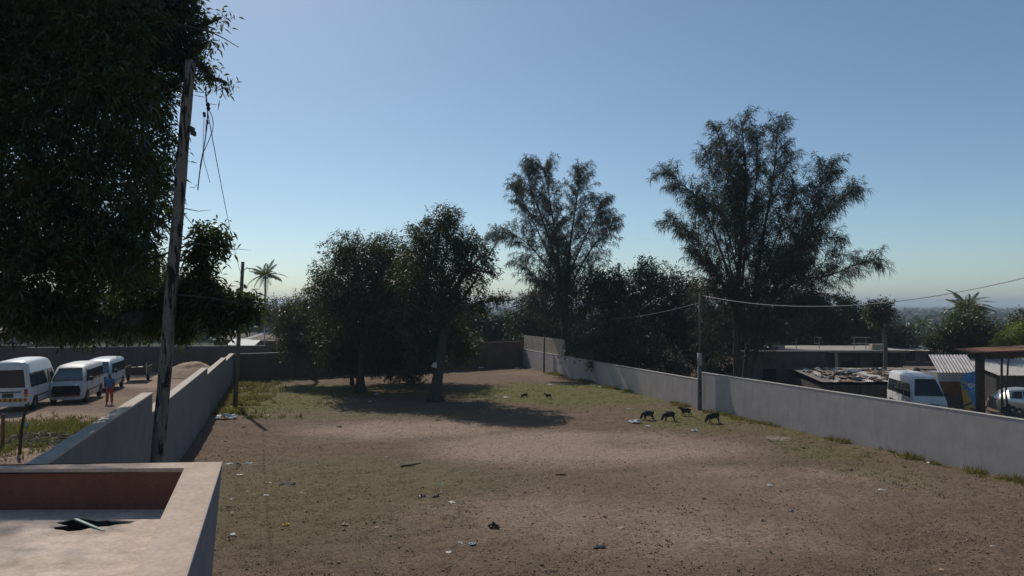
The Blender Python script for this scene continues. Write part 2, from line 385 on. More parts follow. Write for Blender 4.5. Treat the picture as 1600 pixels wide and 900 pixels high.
# tile corners of the deck not reached by the ring are closed with a plain slab just underneath
e2 = e_in + Vector((.1, 0, 0)); i2 = il + Vector((.1, 0, 0))
MB().prism([(bx0 - org.x, e2.y - org.y), (e2.x - org.x, e2.y - org.y), (i2.x - org.x, i2.y - org.y), (bx0 - org.x, i2.y - org.y)], zf - .8, zf - .67).build('roof_slab', M_floor, bld)
s0 = gp(115, 813, zf + .02); s1 = gp(160, 827, zf + .015)
pit = MB().prism([(h[0] + (h[0] - hc.x) * .1 - org.x, h[1] + (h[1] - hc.y) * .1 - org.y) for h in hole], zf - .66, zf - .6).build('pit_floor', rough_mat('painted_shade_pit', (.03, .026, .022), (.06, .05, .04), 8), bld)  # floor colour darkened as well, shade of the hole painted in
strip = thing('metal_strip', 'bent pale metal strip lying across the broken hole in the roof', 'metal strip', s0)
MB().hexa([Vector((0, 0, 0)), s1 - s0 + Vector((0, 0, -.02)), s1 - s0 + Vector((.012, .012, -.02)), Vector((.014, .02, 0))],
          [Vector((0, 0, .012)), s1 - s0 + Vector((0, 0, -.008)), s1 - s0 + Vector((.012, .012, -.008)), Vector((.014, .02, .012))]).build('strip', mat('dull_teal_metal', (.13, .18, .18), .5, .4), strip)

# ------------------------------------------------------------------ boundary walls
def wall_run(root, dirn, p0, p1, h, th, m, cap_m, z0=-.6, side=1, cap=.05):
    """one straight section from p0 to p1 (visible face), th thick towards 'side' of the run"""
    p0 = Vector(p0).to_2d(); p1 = Vector(p1).to_2d(); t = (p1 - p0).normalized(); n = Vector((-t.y, t.x)) * side
    o2 = Vector(root.location).to_2d(); a, b = p0 - o2, p1 - o2
    sec = MB().prism([a, b, b + n * th, a + n * th] if side > 0 else [b, a, a + n * th, b + n * th], z0, h - cap).build('wall_section', m, root)
    e = n * -.012
    MB().prism([a + e, b + e, b + n * (th + .012), a + n * (th + .012)] if side > 0 else [b + e, a + e, a + n * (th + .012), b + n * (th + .012)], h - cap, h).build('coping', cap_m, sec, bevel=.01)
def lp(d): return (float(left_line(d)), d)
def rp(d): return (float(right_line(d)), d)
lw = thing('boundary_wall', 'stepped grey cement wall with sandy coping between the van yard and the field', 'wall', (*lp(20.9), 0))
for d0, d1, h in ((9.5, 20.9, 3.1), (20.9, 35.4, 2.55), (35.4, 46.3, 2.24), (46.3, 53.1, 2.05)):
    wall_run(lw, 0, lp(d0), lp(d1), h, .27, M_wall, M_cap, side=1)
rw = thing('boundary_wall', 'long grey cement wall beside the grazing goats and the parked white van', 'wall', (*rp(39.75), 0))
M_rcap = rough_mat('pale_coping', (.36, .33, .3), (.45, .42, .38), 4, .9, .2, .004)
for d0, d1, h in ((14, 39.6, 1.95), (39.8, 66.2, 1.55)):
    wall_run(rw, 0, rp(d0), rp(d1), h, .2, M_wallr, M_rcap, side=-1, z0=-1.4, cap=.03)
pa, pb = Vector((*rp(57.5), 0)), Vector((*rp(66.2), 0)); offs = Vector((.1, .035, 0))
q0, q1 = pa + offs, pb + offs; t = (q1 - q0).normalized(); nrm = Vector((t.y, -t.x, 0)) * .09; o2 = rw.location
MB().hexa([q0 - o2 + Vector((0, 0, 1.4)), q0 + nrm - o2 + Vector((0, 0, 1.4)), q1 + nrm - o2 + Vector((0, 0, 1.4)), q1 - o2 + Vector((0, 0, 1.4))],
          [q0 - o2 + Vector((0, 0, 2.82)), q0 + nrm - o2 + Vector((0, 0, 2.82)), q1 + nrm - o2 + Vector((0, 0, 2.78)), q1 - o2 + Vector((0, 0, 2.78))]).build('raised_section', M_beige, rw)
bw = thing('rear_wall', 'dark brown block wall behind the shady trees at the field end', 'wall', (-8, 59.3, 0))
c0, c1 = Vector((*lp(53.1), 0)), Vector((*rp(66.2), 0)); mid = ext(c0, c1, .45)
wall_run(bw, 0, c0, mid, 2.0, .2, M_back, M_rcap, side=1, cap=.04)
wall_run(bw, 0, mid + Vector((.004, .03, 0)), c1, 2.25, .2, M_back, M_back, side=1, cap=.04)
yw = thing('yard_wall', 'dark stained wall running behind the parked minibuses', 'wall', (-32, 61.5, 0))
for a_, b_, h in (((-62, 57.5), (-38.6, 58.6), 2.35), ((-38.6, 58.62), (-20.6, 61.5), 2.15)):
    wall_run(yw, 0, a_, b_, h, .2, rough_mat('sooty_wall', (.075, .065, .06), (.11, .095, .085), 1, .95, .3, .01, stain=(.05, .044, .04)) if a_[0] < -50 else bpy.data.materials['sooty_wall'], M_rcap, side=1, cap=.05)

# ------------------------------------------------------------------ foliage generators
def unit(n):
    u = rng.normal(size=(n, 3)); return u / np.linalg.norm(u, axis=1)[:, None]
def leaves(name, cen, dirs, length, width, m, parent, droop=.25):
    """pointed four-sided leaves, slightly folded"""
    n = len(cen); d = dirs / np.linalg.norm(dirs, axis=1)[:, None]
    s = np.cross(d, unit(n)); s /= np.linalg.norm(s, axis=1)[:, None] + 1e-9
    L_ = (np.asarray(length) * rng.uniform(.7, 1.3, n))[:, None]; W_ = (width * rng.uniform(.75, 1.25, n))[:, None] / 2
    down = np.array([0, 0, -1.0])
    tip = cen + d * L_ + down * L_ * droop; midp = cen + d * L_ * .5 + down * L_ * droop * .12
    V = np.stack([cen, midp + s * W_, tip, midp - s * W_], 1).reshape(-1, 3)
    return np_mesh(name, V, np.arange(4 * n).reshape(n, 4), m, parent)
def limb_path(a, b, n=6, wob=.06, sag=0.0):
    a, b = Vector(a), Vector(b); Ln = (b - a).length; out = []
    w1 = Vector(rng.normal(size=3)) * wob * Ln
    for i in range(n):
        t = i / (n - 1); p = a.lerp(b, t) + w1 * math.sin(math.pi * t) + Vector((0, 0, sag * Ln * math.sin(math.pi * t)))
        if 0 < i < n - 1: p += Vector(rng.normal(size=3)) * wob * .25 * Ln
        out.append(p)
    return out
def broad_tree(name, label, base, blobs, nleaf, leaf, m=M_leaf, trunk_r=.2, fork=None, group=None, bark=M_bark, per=12, gap=.32, shell=.45, cat='tree', clump=.42, rootflare=1.7, trunk_path=None, seed=None, wl=.3):
    """blobs: world (centre, (rx, ry, rz), weight). trunk + limbs reach each blob, leaf rosettes fill it."""
    base = Vector(base); t = thing(name, label, cat, base, group=group)
    cs = [Vector(b[0]) for b in blobs]
    if fork is None:
        zmin = min(c.z - b[1][2] for c, b in zip(cs, blobs)); cxm = sum((c for c in cs), Vector()) / len(cs)
        fork = Vector((base.x + (cxm.x - base.x) * .25, base.y + (cxm.y - base.y) * .25, max(zmin + .25, base.z + 1.0)))
    fork = Vector(fork); wood = MB()
    tp_ = [p - base for p in (trunk_path or limb_path(base - Vector((0, 0, .15)), fork, 6, .05))]
    n = len(tp_); wood.tube(tp_, [trunk_r * (rootflare if i == 0 else 1.12 if i == 1 else 1 - .25 * i / n) for i in range(n)], 9)
    tr = wood.build('trunk', bark, t, smooth=True)
    lim = MB(); cen = []; dirs = []
    tot = sum(b[2] for b in blobs); nclump = nleaf // per
    nodes = [fork] + cs; par = {0: None}; plen = {0: 0.0}; left = set(range(1, len(nodes)))
    while left:
        bi = min(((nodes[i] - nodes[p]).length + .45 * plen[p], i, p) for i in left for p in par)
        _, i, p = bi; par[i] = p; plen[i] = plen[p] + (nodes[i] - nodes[p]).length; left.discard(i)
    sub = {i: 1 for i in par}
    for i in sorted(par, key=lambda q: -plen[q]):
        if par[i] is not None: sub[par[i]] += sub[i]
    rr = {i: max(.02, trunk_r * .8 * (sub[i] / (len(nodes))) ** .5) for i in par}
    for bi_, (c, b) in enumerate(zip(cs, blobs)):
        r = np.array(b[1]); cc = np.array(c); i = bi_ + 1; p = par[i]
        pth = limb_path(nodes[p] - base, c - base, 6, .06, .03); r1 = rr[i]; r0 = min(rr[p], r1 * 1.3)
        lim.tube(pth, [r0 + (r1 * .75 - r0) * i_ / 5 for i_ in range(6)], 6)
        for _ in range(4):
            e = cc + unit(1)[0] * r * rng.uniform(.5, .9); st = pth[rng.integers(3, 6)]; q0 = min(r1 * .5, .05)
            lim.tube(limb_path(st, Vector(e) - base, 5, .08), [q0, q0 * .8, q0 * .6, q0 * .4, q0 * .15], 4)
        k_ = max(4, int(nclump * b[2] / tot * 1.6)); u = unit(k_)
        rad = rng.uniform(0, 1, k_) ** (shell)
        ph = rng.uniform(0, 6.28, 4)
        bumpy = 1 + .16 * np.sin(u[:, 0] * 5 + ph[0]) * np.sin(u[:, 2] * 6 + ph[1]) + .1 * np.sin(u[:, 1] * 9 + ph[2]) + rng.normal(0, .07, k_)
        P = cc + u * r * (rad * bumpy)[:, None]
        q = P / (np.mean(r) * .42)
        g = np.sin(q[:, 0] + 1.3 * np.sin(q[:, 1] * .7 + ph[3])) * np.sin(q[:, 1] * 1.1 + ph[0]) * np.sin(q[:, 2] * 1.2 + ph[2])
        keep = (g > -gap)
        P, u = P[keep], u[keep]; kk = len(P); kk_want = int(nclump * b[2] / tot)
        P, u = P[:kk_want], u[:kk_want]
        for _ in range(1):
            j = np.repeat(np.arange(len(P)), per)
            dd = unit(len(j)) + .7 * u[j] + np.array([0, 0, -.15])
            cen.append(P[j] + unit(len(j)) * clump * rng.uniform(0, 1, len(j))[:, None] * .8); dirs.append(dd)
    lim.build('limbs', bark, t, smooth=True)
    cen = np.concatenate(cen) - np.array(base); dirs = np.concatenate(dirs)
    leaves('crown', cen, dirs, leaf, leaf * wl, m, t)
    return t
def pxblob(px, py, r, d, dy=None, sq=1.0, wt=None):
    k_ = d / F; c = at(px, py, d); rr = r * k_
    return (c, (rr, dy if dy else rr * .9, rr * sq), wt if wt else rr * rr * (sq))

# ------------------------------------------------------------------ trees in the field
def tree_from_px(name, label, bpx, bpy_, blobs, nleaf, leaf, **kw):
    b = on(bpx, bpy_)
    return broad_tree(name, label, b, blobs, nleaf, leaf, **kw)
G = 'shade trees in the field'
d = 51.5
broad_tree('shade_tree', 'small round-headed tree nearest the palm by the field end wall', on(490, 593),
           [pxblob(x_, y_, r_, d + o_) for x_, y_, r_, o_ in ((480, 500, 44, 0), (455, 520, 28, -.6), (515, 505, 36, .5), (490, 478, 30, 0), (470, 540, 30, .4), (510, 540, 34, -.5), (445, 495, 22, 0), (530, 530, 34, .5), (455, 548, 22, 0))],
           22000, .2, trunk_r=.2, gap=.6, shell=.5, group=G)
d = 46.5
broad_tree('shade_tree', 'dense rounded tree standing just left of the split-trunk tree', on(563, 613),
           [pxblob(x_, y_, r_, d + o_) for x_, y_, r_, o_ in ((560, 440, 70, 0), (600, 420, 55, .8), (540, 400, 38, 0), (525, 470, 50, -.8), (575, 510, 60, .5), (610, 480, 60, -.6), (545, 390, 26, .2), (590, 395, 34, -.5), (530, 525, 44, .6), (620, 530, 45, .6), (505, 440, 26, 0), (600, 560, 36, .3), (555, 555, 36, .8), (640, 560, 34, .8), (630, 430, 45, 0), (520, 555, 26, .5))],
           66000, .2, trunk_r=.27, gap=.62, shell=.5, group=G, trunk_path=[on(563, 613) + Vector((0, 0, -.15)), on(563, 613) + Vector((.0, 0, .5)), at(563, 590, 46.5), at(566, 560, 46.5), at(570, 520, 46.5)], fork=at(570, 520, 46.5))
broad_tree('shade_tree', 'thin-trunked tree half hidden behind the dense rounded tree', on(551, 601),
           [pxblob(x_, y_, r_, 49.5) for x_, y_, r_ in ((545, 520, 40), (560, 480, 45), (530, 560, 24))], 9000, .2, trunk_r=.16, gap=.6, group=G)
d = 52
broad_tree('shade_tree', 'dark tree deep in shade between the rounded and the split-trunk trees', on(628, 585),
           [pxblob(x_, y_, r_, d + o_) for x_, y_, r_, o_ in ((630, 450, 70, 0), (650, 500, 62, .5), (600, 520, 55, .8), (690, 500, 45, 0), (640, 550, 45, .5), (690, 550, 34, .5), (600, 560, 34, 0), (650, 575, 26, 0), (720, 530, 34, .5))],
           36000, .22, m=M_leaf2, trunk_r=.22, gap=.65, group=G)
d = 43.2; b4 = on(680, 627)
t4 = broad_tree('shade_tree', 'tall open tree with pale scar on its stout trunk and bare side limb', b4,
           [pxblob(x_, y_, r_, d + o_) for x_, y_, r_, o_ in ((680, 400, 56, 0), (690, 352, 32, 0), (655, 375, 32, .4), (715, 375, 30, -.4), (665, 450, 52, -.5), (710, 455, 50, .6), (735, 420, 30, 0), (758, 400, 20, .3), (640, 500, 44, 0), (695, 510, 45, .8), (740, 385, 20, -.6), (770, 425, 13, 0), (755, 472, 22, .3), (785, 468, 13, 0), (722, 395, 26, .2), (660, 550, 34, .9), (700, 340, 22, .3), (720, 540, 30, 1.0), (640, 440, 40, .5))],
           46000, .19, trunk_r=.34, gap=.42, shell=.55, group=G, rootflare=1.9,
           trunk_path=[b4 + Vector((0, 0, -.15)), b4 + Vector((.02, 0, .45)), at(684, 590, d), at(688, 565, d), at(692, 530, d), at(698, 500, d)], fork=at(698, 500, d))
lim = MB()
for pts, r0 in (([(698, 510), (725, 482), (755, 470), (790, 470), (812, 466)], .13), ([(700, 500), (735, 450), (755, 415), (778, 375), (783, 350)], .09), ([(735, 450), (762, 440), (790, 425)], .04), ([(690, 345), (693, 330), (690, 318)], .02)):
    ps = [at(a_, b_, d + .2 * i_) - b4 for i_, (a_, b_) in enumerate(pts)]
    lim.tube(ps, [r0 * (1 - .8 * i_ / (len(ps) - 1)) for i_ in range(len(ps))], 6)
lim.build('bare_limb', M_barkg, t4, smooth=True)
pc = at(679, 570, d - .33) - b4
MB().hexa([pc + Vector(q_) for q_ in ((-.2, .02, -.12), (.1, .0, -.22), (.16, .3, -.1), (-.2, .3, -.1))], [pc + Vector(q_) for q_ in ((-.12, .05, .08), (.14, .03, .16), (.15, .3, .2), (-.1, .3, .1))]).build('pale_scar', rough_mat('pale_wood', (.45, .42, .38), (.55, .52, .48), 5), t4, bevel=.03)

# ------------------------------------------------------------------ casuarinas
def spline(P, n):
    P = [Vector(p) for p in P]; out = []
    m_ = len(P) - 1
    for i in range(n):
        t = i / (n - 1) * m_; j = min(int(t), m_ - 1); u = t - j
        p0, p1, p2, p3 = P[max(j - 1, 0)], P[j], P[j + 1], P[min(j + 2, m_)]
        out.append(.5 * ((2 * p1) + (p2 - p0) * u + (2 * p0 - 5 * p1 + 4 * p2 - p3) * u * u + (3 * p1 - p0 - 3 * p2 + p3) * u ** 3))
    return out
def casuarina(name, label, base, stems, needle_w=.03, dens=5.0, sprout=1.9, per=8, group=None):
    base = Vector(base); t = thing(name, label, 'tree', base, group=group)
    wood = MB(); tw = MB(); cen = []; dirs = []
    for pts, r0, t0, sl_ in stems:
        P = spline([Vector(p) - base for p in pts], 14); r = [max(.015, r0 * (1 - .93 * (i / 13) ** .8)) for i in range(14)]
        wood.tube(P, r, 7)
        Ln = sum((P[i + 1] - P[i]).length for i in range(13)); ns = int(Ln * dens)
        for s_ in range(ns):
            f = t0 + (1 - t0) * (s_ + rng.uniform()) / ns; j = min(int(f * 13), 12); p = P[j].lerp(P[j + 1], f * 13 - j)
            ax = (P[j + 1] - P[j]).normalized(); rv = Vector(unit(1)[0]); perp = (rv - ax * rv.dot(ax)).normalized()
            dr = (ax * rng.uniform(.35, .9) + perp * rng.uniform(.5, .95) + Vector((0, 0, .22))).normalized()
            ln = sl_ * (1.25 - .7 * f) * rng.uniform(.45, 1.45) + .3
            q = [p, p + dr * ln * .4, p + dr * ln * .75 + Vector((0, 0, -.03 * ln)), p + dr * ln + Vector((0, 0, -.12 * ln))]
            tw.tube(q, [.022, .016, .011, .005], 3)
            nt_ = max(3, int(ln * 7))
            for a_ in range(nt_):
                g_ = .12 + .88 * (a_ + rng.uniform()) / nt_; jj = min(int(g_ * 3), 2); c_ = q[jj].lerp(q[jj + 1], g_ * 3 - jj)
                cen.append(np.repeat(np.array([c_]), per, 0)); dirs.append(np.array(dr) * .55 + unit(per) * .75 + np.array([0, 0, -.2]))
    wood.build('trunk', M_bark, t, smooth=True); tw.build('twigs', M_bark, t)
    leaves('crown', np.concatenate(cen), np.concatenate(dirs), .42, needle_w, M_needle, t, droop=.45)
    return t
def pp(d, *pts): return [at(a_, b_, d + (p_[0] if p_ else 0)) for a_, b_, *p_ in pts]
GC = 'feathery casuarina trees behind the grey wall'
d = 45.5; b = at(1152, 570, d); b.z = gz(b.x, b.y)
casuarina('casuarina_tree', 'tall feathery casuarina with a long branch leaning out over the flat roofs', b, [
    ([b] + pp(d, (1150, 500), (1158, 380, .2), (1166, 290, -.3), (1158, 193)), .26, .22, 1.7),
    ([b + Vector((.3, .2, 0))] + pp(d, (1175, 480, .4), (1192, 370, .6), (1208, 280, .5), (1216, 196, .3)), .2, .25, 1.4),
    ([b + Vector((.5, 0, 0))] + pp(d, (1195, 490, -.5), (1232, 410, -1), (1268, 330, -1.4), (1292, 258, -1.6)), .17, .3, 1.5),
    ([b + Vector((.5, .2, 0))] + pp(d, (1200, 480, .5), (1245, 400, 1.), (1292, 335, 1.2), (1332, 297, 1.4)), .15, .35, 1.2),
    (pp(d, (1185, 500), (1235, 442, .3), (1290, 432, .5), (1335, 415, .6), (1372, 404, .8)), .1, .25, 1.0),
    (pp(d, (1152, 470), (1118, 370, -.4), (1085, 305, -.8), (1038, 270, -1.)), .1, .3, 1.2),
    (pp(d, (1152, 500), (1118, 420, .5), (1085, 370, .8), (1042, 346, 1.)), .09, .3, 1.1),
    (pp(d, (1156, 400), (1138, 290, .4), (1120, 200, .8)), .08, .25, 1.1),
    (pp(d, (1160, 420), (1180, 300, -1.), (1183, 212, -1.2)), .08, .2, 1.2),
    (pp(d, (1160, 440), (1165, 350, 1.3), (1140, 245, 1.9)), .08, .2, 1.3),
    (pp(d, (1156, 500), (1130, 440, -1.2), (1100, 400, -1.9)), .08, .2, 1.5),
    (pp(d, (1165, 520), (1190, 450, -1.4), (1225, 400, -2.4)), .08, .2, 1.5),
    (pp(d, (1160, 540), (1150, 470, 1.5), (1120, 440, 2.5)), .08, .2, 1.6),
    (pp(d, (1175, 500), (1215, 430, .8), (1255, 410, 1.4)), .08, .2, 1.4),
    (pp(d, (1152, 540), (1115, 490, -.6), (1095, 460, -.8)), .07, .15, 1.4),
    (pp(d, (1170, 540), (1210, 500, -.6), (1245, 470, -.8)), .07, .15, 1.4),
    (pp(d, (1152, 560), (1120, 540, -.6), (1105, 525, -.8)), .06, .1, 1.3),
    (pp(d, (1160, 560), (1190, 540, -.9), (1215, 520, -1.2)), .06, .1, 1.3),
    (pp(d, (1255, 375), (1285, 310, -.3), (1300, 265, -.3)), .05, .1, .9),
    (pp(d, (1230, 430), (1270, 380, .3), (1310, 370, .3)), .05, .1, 1.),
    (pp(d, (1205, 320), (1225, 270, .3), (1232, 240, .3)), .05, .1, .9),
    (pp(d, (1150, 470), (1125, 330, 1.), (1104, 238, 1.4)), .07, .2, 1.1),
    (pp(d, (1150, 520), (1110, 430, -.6), (1070, 362, -1.)), .07, .2, 1.2),
    (pp(d, (1175, 480), (1222, 350, -.6), (1244, 296, -.8)), .07, .2, 1.1),
    (pp(d, (1180, 470), (1215, 390, 1.2), (1240, 345, 1.6)), .06, .2, 1.2),
    (pp(d, (1155, 440), (1130, 340, -1.2), (1098, 312, -1.6)), .06, .2, 1.2),
    (pp(d, (1185, 510), (1230, 470, -.5), (1290, 458, -.9)), .06, .2, 1.1),
    (pp(d, (1200, 470), (1258, 425, -.3), (1312, 398, -.4)), .06, .2, 1.1),
    (pp(d, (1150, 400), (1145, 300, -.8), (1135, 225, -1.)), .06, .2, 1.1)], needle_w=.03, dens=8, per=6, group=GC)
d = 61; b = at(880, 575, d); b.z = gz(b.x, b.y)
casuarina('casuarina_tree', 'slender feathery casuarina rising over the far raised wall section', b, [
    ([b] + pp(d, (880, 500), (872, 400), (862, 330, .3), (850, 262)), .24, .3, 2.2),
    ([b + Vector((.2, .2, 0))] + pp(d, (885, 480, .3), (890, 390, .4), (900, 320, .4), (908, 268)), .2, .3, 2.0),
    (pp(d, (876, 430), (850, 350, -.5), (828, 290, -.8), (826, 262, -.9)), .12, .3, 1.6),
    (pp(d, (876, 450), (842, 400, .4), (810, 370, .6), (778, 362, .7)), .1, .3, 1.5),
    (pp(d, (876, 440), (840, 360, .9), (815, 310, 1.2), (808, 292, 1.4)), .09, .3, 1.2),
    (pp(d, (884, 440), (915, 370, -.4), (935, 335, -.6), (940, 315, -.7)), .1, .3, 1.4),
    (pp(d, (884, 460), (920, 395, .4), (945, 365, .6), (960, 345, .7)), .1, .3, 1.3),
    (pp(d, (880, 480), (845, 440, -1.), (815, 410, -1.4)), .09, .2, 1.7),
    (pp(d, (884, 480), (915, 440, -1.), (930, 405, -1.4)), .09, .2, 1.7),
    (pp(d, (880, 500), (870, 440, -1.4), (875, 380, -1.9)), .09, .2, 1.8),
    (pp(d, (880, 500), (860, 440, 1.4), (870, 350, 1.9)), .09, .2, 1.8),
    (pp(d, (882, 530), (850, 490, -.7), (835, 465, -1.)), .08, .15, 1.7),
    (pp(d, (882, 530), (915, 490, -.7), (930, 465, -1.)), .08, .15, 1.7),
    (pp(d, (880, 520), (890, 470, -1.5), (885, 440, -2)), .08, .15, 1.8)], needle_w=.036, dens=7.5, per=6, group=GC)

# ------------------------------------------------------------------ the big mango tree by the yard
KM = .82; mb_ = Vector((-17.6 * KM, 22.5 * KM, 0)); mb_.z = gz(mb_.x, mb_.y)
BL = [(40, 60, 150, 21), (150, 40, 110, 20), (-110, 150, 170, 22), (215, 40, 70, 19.5), (255, 25, 52, 19), (60, 210, 130, 20), (170, 150, 78, 19.5), (-60, 330, 150, 21),
      (150, 290, 105, 20), (225, 230, 52, 19), (215, 110, 64, 19), (260, 85, 44, 18.5), (60, 390, 115, 20.5), (170, 390, 76, 20), (225, 330, 48, 19.5), (-60, 450, 90, 21), (90, 460, 76, 20.5), (25, 480, 46, 20),
      (215, 420, 44, 19.5), (250, 280, 26, 19), (240, 160, 38, 19), (-150, 0, 170, 22), (100, -120, 170, 21), (-60, -160, 190, 20), (230, -80, 100, 19), (130, 500, 34, 20.5), (250, -10, 60, 18.5), (60, 505, 30, 20)]
blobs = [pxblob(a_, b_, r_, d_ * (KM if a_ < 205 else .97), dy=r_ * d_ * KM / F * (1 if a_ < 205 else .8)) for a_, b_, r_, d_ in BL + [(205, 470, 40, 20), (235, 500, 30, 20), (190, 505, 24, 20.5)]]
blobs += [(Vector((-11.2, 16.6, 15.0)), (2.0, 2.0, 1.8), 3.0), (Vector((-13, 17, 13.2)), (2.2, 2.4, 2.2), 3.5), (Vector((-15, 19, 15.5)), (3, 3, 2.4), 5), (Vector((-11.6, 19.6, 12.8)), (2.2, 2.6, 1.8), 3.5)]
SM = [(318, 38, 13, 18.5), (325, 65, 11, 18.3), (300, 55, 22, 18.6), (292, 90, 18, 18.5), (318, 105, 13, 18.3), (330, 122, 9, 18.2), (354, 130, 8, 18.2), (345, 28, 8, 18.4), (290, 118, 16, 18.5), (278, 8, 26, 18.6), (262, 215, 14, 18.8),
      (318, 370, 18, 17.2), (335, 385, 16, 17.2), (312, 400, 18, 17.2), (322, 430, 17, 17.2), (310, 445, 15, 17.2), (335, 465, 20, 17.), (352, 478, 20, 17.), (378, 474, 15, 16.9), (393, 482, 12, 16.9), (330, 495, 18, 17.), (345, 508, 13, 17.),
      (303, 480, 22, 17.4), (285, 505, 22, 17.6), (290, 450, 20, 17.6), (272, 470, 24, 17.8), (250, 490, 26, 18), (365, 495, 12, 17), (345, 362, 9, 17.2), (385, 470, 12, 17), (372, 488, 13, 17), (395, 492, 9, 17)]
small = [pxblob(a_, b_, r_, d_ * (.98 if a_ > 240 and b_ < 330 else .95), wt=(r_ * d_ * KM / F) ** 2 * (3.2 if b_ > 330 else 2.0)) for a_, b_, r_, d_ in SM]
mg = broad_tree('mango_tree', 'huge dark mango tree overhanging the van yard behind the leaning pole', mb_, blobs + small, 230000, .18, m=M_mango, trunk_r=.5,
                fork=(-15.2, 18.6, 5.6), gap=.5, shell=.42, per=12, clump=.4, wl=.27)
for pts, r0 in (([(180, 420, 19.6), (250, 400, 18.4), (300, 380, 17.4), (335, 385, 17.2)], .035), ([(200, 440, 19.4), (270, 460, 17.8), (330, 465, 17.1), (385, 478, 16.9)], .03), ([(230, 330, 19), (262, 355, 18.2), (290, 372, 17.6)], .04),
                ([(200, 60, 19.3), (265, 35, 18.6), (310, 45, 18.3), (330, 50, 18.3), (350, 60, 18.2), (373, 74, 18.2)], .03), ([(300, 45, 18.4), (322, 42, 18.3), (336, 44, 18.3)], .012), ([(298, 35, 18.4), (312, 24, 18.3), (325, 13, 18.3)], .014), ([(296, 90, 18.5), (325, 118, 18.2), (352, 128, 18.2)], .016),
                ([(285, 325, 18), (310, 330, 17.8), (330, 328, 17.6)], .012), ([(288, 335, 18), (300, 350, 17.8), (315, 362, 17.6)], .012), ([(345, 390, 17.1), (370, 389, 17), (393, 391, 17)], .01), ([(275, 210, 18.8), (268, 218, 18.8), (262, 226, 18.8)], .012)):
    ps = [at(p_[0], p_[1], p_[2] * .9) - mb_ for p_ in pts]; MB().tube(ps, [r0 * (1 - .75 * i_ / (len(ps) - 1)) for i_ in range(len(ps))], 6).build('bare_twig', M_bark, mg, smooth=True)

# ------------------------------------------------------------------ trees beyond the walls
GB = 'trees beyond the far walls'
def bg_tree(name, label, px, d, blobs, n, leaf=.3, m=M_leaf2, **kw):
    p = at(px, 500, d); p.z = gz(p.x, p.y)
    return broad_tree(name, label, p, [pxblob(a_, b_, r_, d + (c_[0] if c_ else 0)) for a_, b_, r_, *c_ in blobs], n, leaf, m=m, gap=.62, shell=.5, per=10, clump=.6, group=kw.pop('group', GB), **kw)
bg_tree('round_tree', 'big dark round tree behind the grey wall left of the right-hand utility pole', 985, 58, ((985, 470, 55), (1030, 450, 45), (1010, 425, 26), (945, 470, 50), (1060, 480, 50), (930, 440, 24), (1050, 520, 55), (985, 530, 60, -2), (930, 540, 45, -2), (1075, 450, 25), (960, 440, 24), (1085, 530, 42)), 42000, .28)
bg_tree('round_tree', 'dark bushy tree behind the far raised wall and slender casuarina', 855, 70, ((855, 520, 50), (830, 490, 34), (880, 480, 40), (815, 505, 30), (900, 530, 40), (840, 470, 22)), 14000, .32)
bg_tree('round_tree', 'low leafy tree spilling over the top of the long grey wall', 965, 52.5, ((955, 560, 24), (990, 560, 26), (1025, 565, 24), (1055, 575, 20), (935, 565, 18)), 9000, .22)
bg_tree('round_tree', 'dark tree filling the gap behind the tall casuarina trunk', 1120, 62, ((1110, 510, 50), (1150, 500, 50), (1190, 500, 48), (1160, 540, 44), (1105, 555, 34), (1110, 578, 26), (1140, 580, 22), (1075, 575, 22), (1190, 565, 22)), 24000, .3)
bg_tree('round_tree', 'dark tree behind the flat-roofed building beside the casuarina', 1235, 72, ((1235, 490, 46), (1265, 470, 26), (1215, 475, 30), (1280, 505, 40), (1240, 520, 36)), 18000, .32)
bg_tree('round_tree', 'dark tree behind the roof frames of the flat-roofed building', 1315, 72, ((1310, 495, 36), (1325, 475, 16), (1345, 510, 36), (1300, 520, 30), (1285, 480, 20)), 13000, .32)
bg_tree('round_tree', 'dark low tree between the umbrella-crowned tree and the smoke-blue palm', 1395, 80, ((1385, 525, 30), (1410, 530, 26), (1365, 520, 24)), 8000, .34)
bg_tree('umbrella_tree', 'small pale-trunked umbrella-crowned tree beside the tan block on the roof', 1377, 58, ((1372, 482, 16), (1360, 490, 12), (1388, 490, 12), (1375, 500, 12), (1385, 478, 9), (1362, 478, 8)), 2600, .26, m=M_leaf, bark=M_barkg, trunk_r=.18)
bg_tree('leafy_tree', 'bushy green tree under the coconut palm behind the kiosk', 1510, 56, ((1510, 505, 30), (1485, 525, 24), (1535, 520, 26), (1500, 540, 26), (1460, 535, 16), (1530, 545, 22)), 12000, .26, m=M_leaf)
bg_tree('leafy_tree', 'bright-leaved bush reaching over the rusty canopy', 1575, 37, ((1575, 528, 14), (1595, 515, 12), (1600, 535, 18), (1560, 537, 9), (1620, 520, 18)), 3600, .17, m=M_leaf3, trunk_r=.05)
bg_tree('leafy_tree', 'pale green tree at the far right behind the canopy', 1580, 64, ((1580, 525, 22), (1605, 510, 26), (1560, 545, 22)), 6000, .3, m=M_leaf)
bg_tree('round_tree', 'dark tree filling the corner behind the rear brown wall', 765, 78, ((770, 515, 24), (745, 505, 26), (795, 510, 26), (720, 500, 30)), 9000, .34)
bg_tree('round_tree', 'shadowy tree behind the yard wall and the rear minibus', 200, 64.5, ((195, 470, 50), (160, 490, 40), (235, 480, 40), (200, 515, 36), (190, 420, 44), (240, 430, 36)), 16000, .3, m=M_leaf)
bg_tree('round_tree', 'shadowy tree behind the yard wall and the front minibus', 95, 72, ((95, 480, 50), (50, 490, 40), (130, 510, 34), (85, 520, 34)), 12000, .3)
bg_tree('round_tree', 'hazy tree behind the sand mound and yard wall', 300, 66, ((275, 480, 36), (245, 495, 34), (310, 500, 28), (280, 515, 30), (262, 440, 26)), 12000, .32, m=M_leaf)
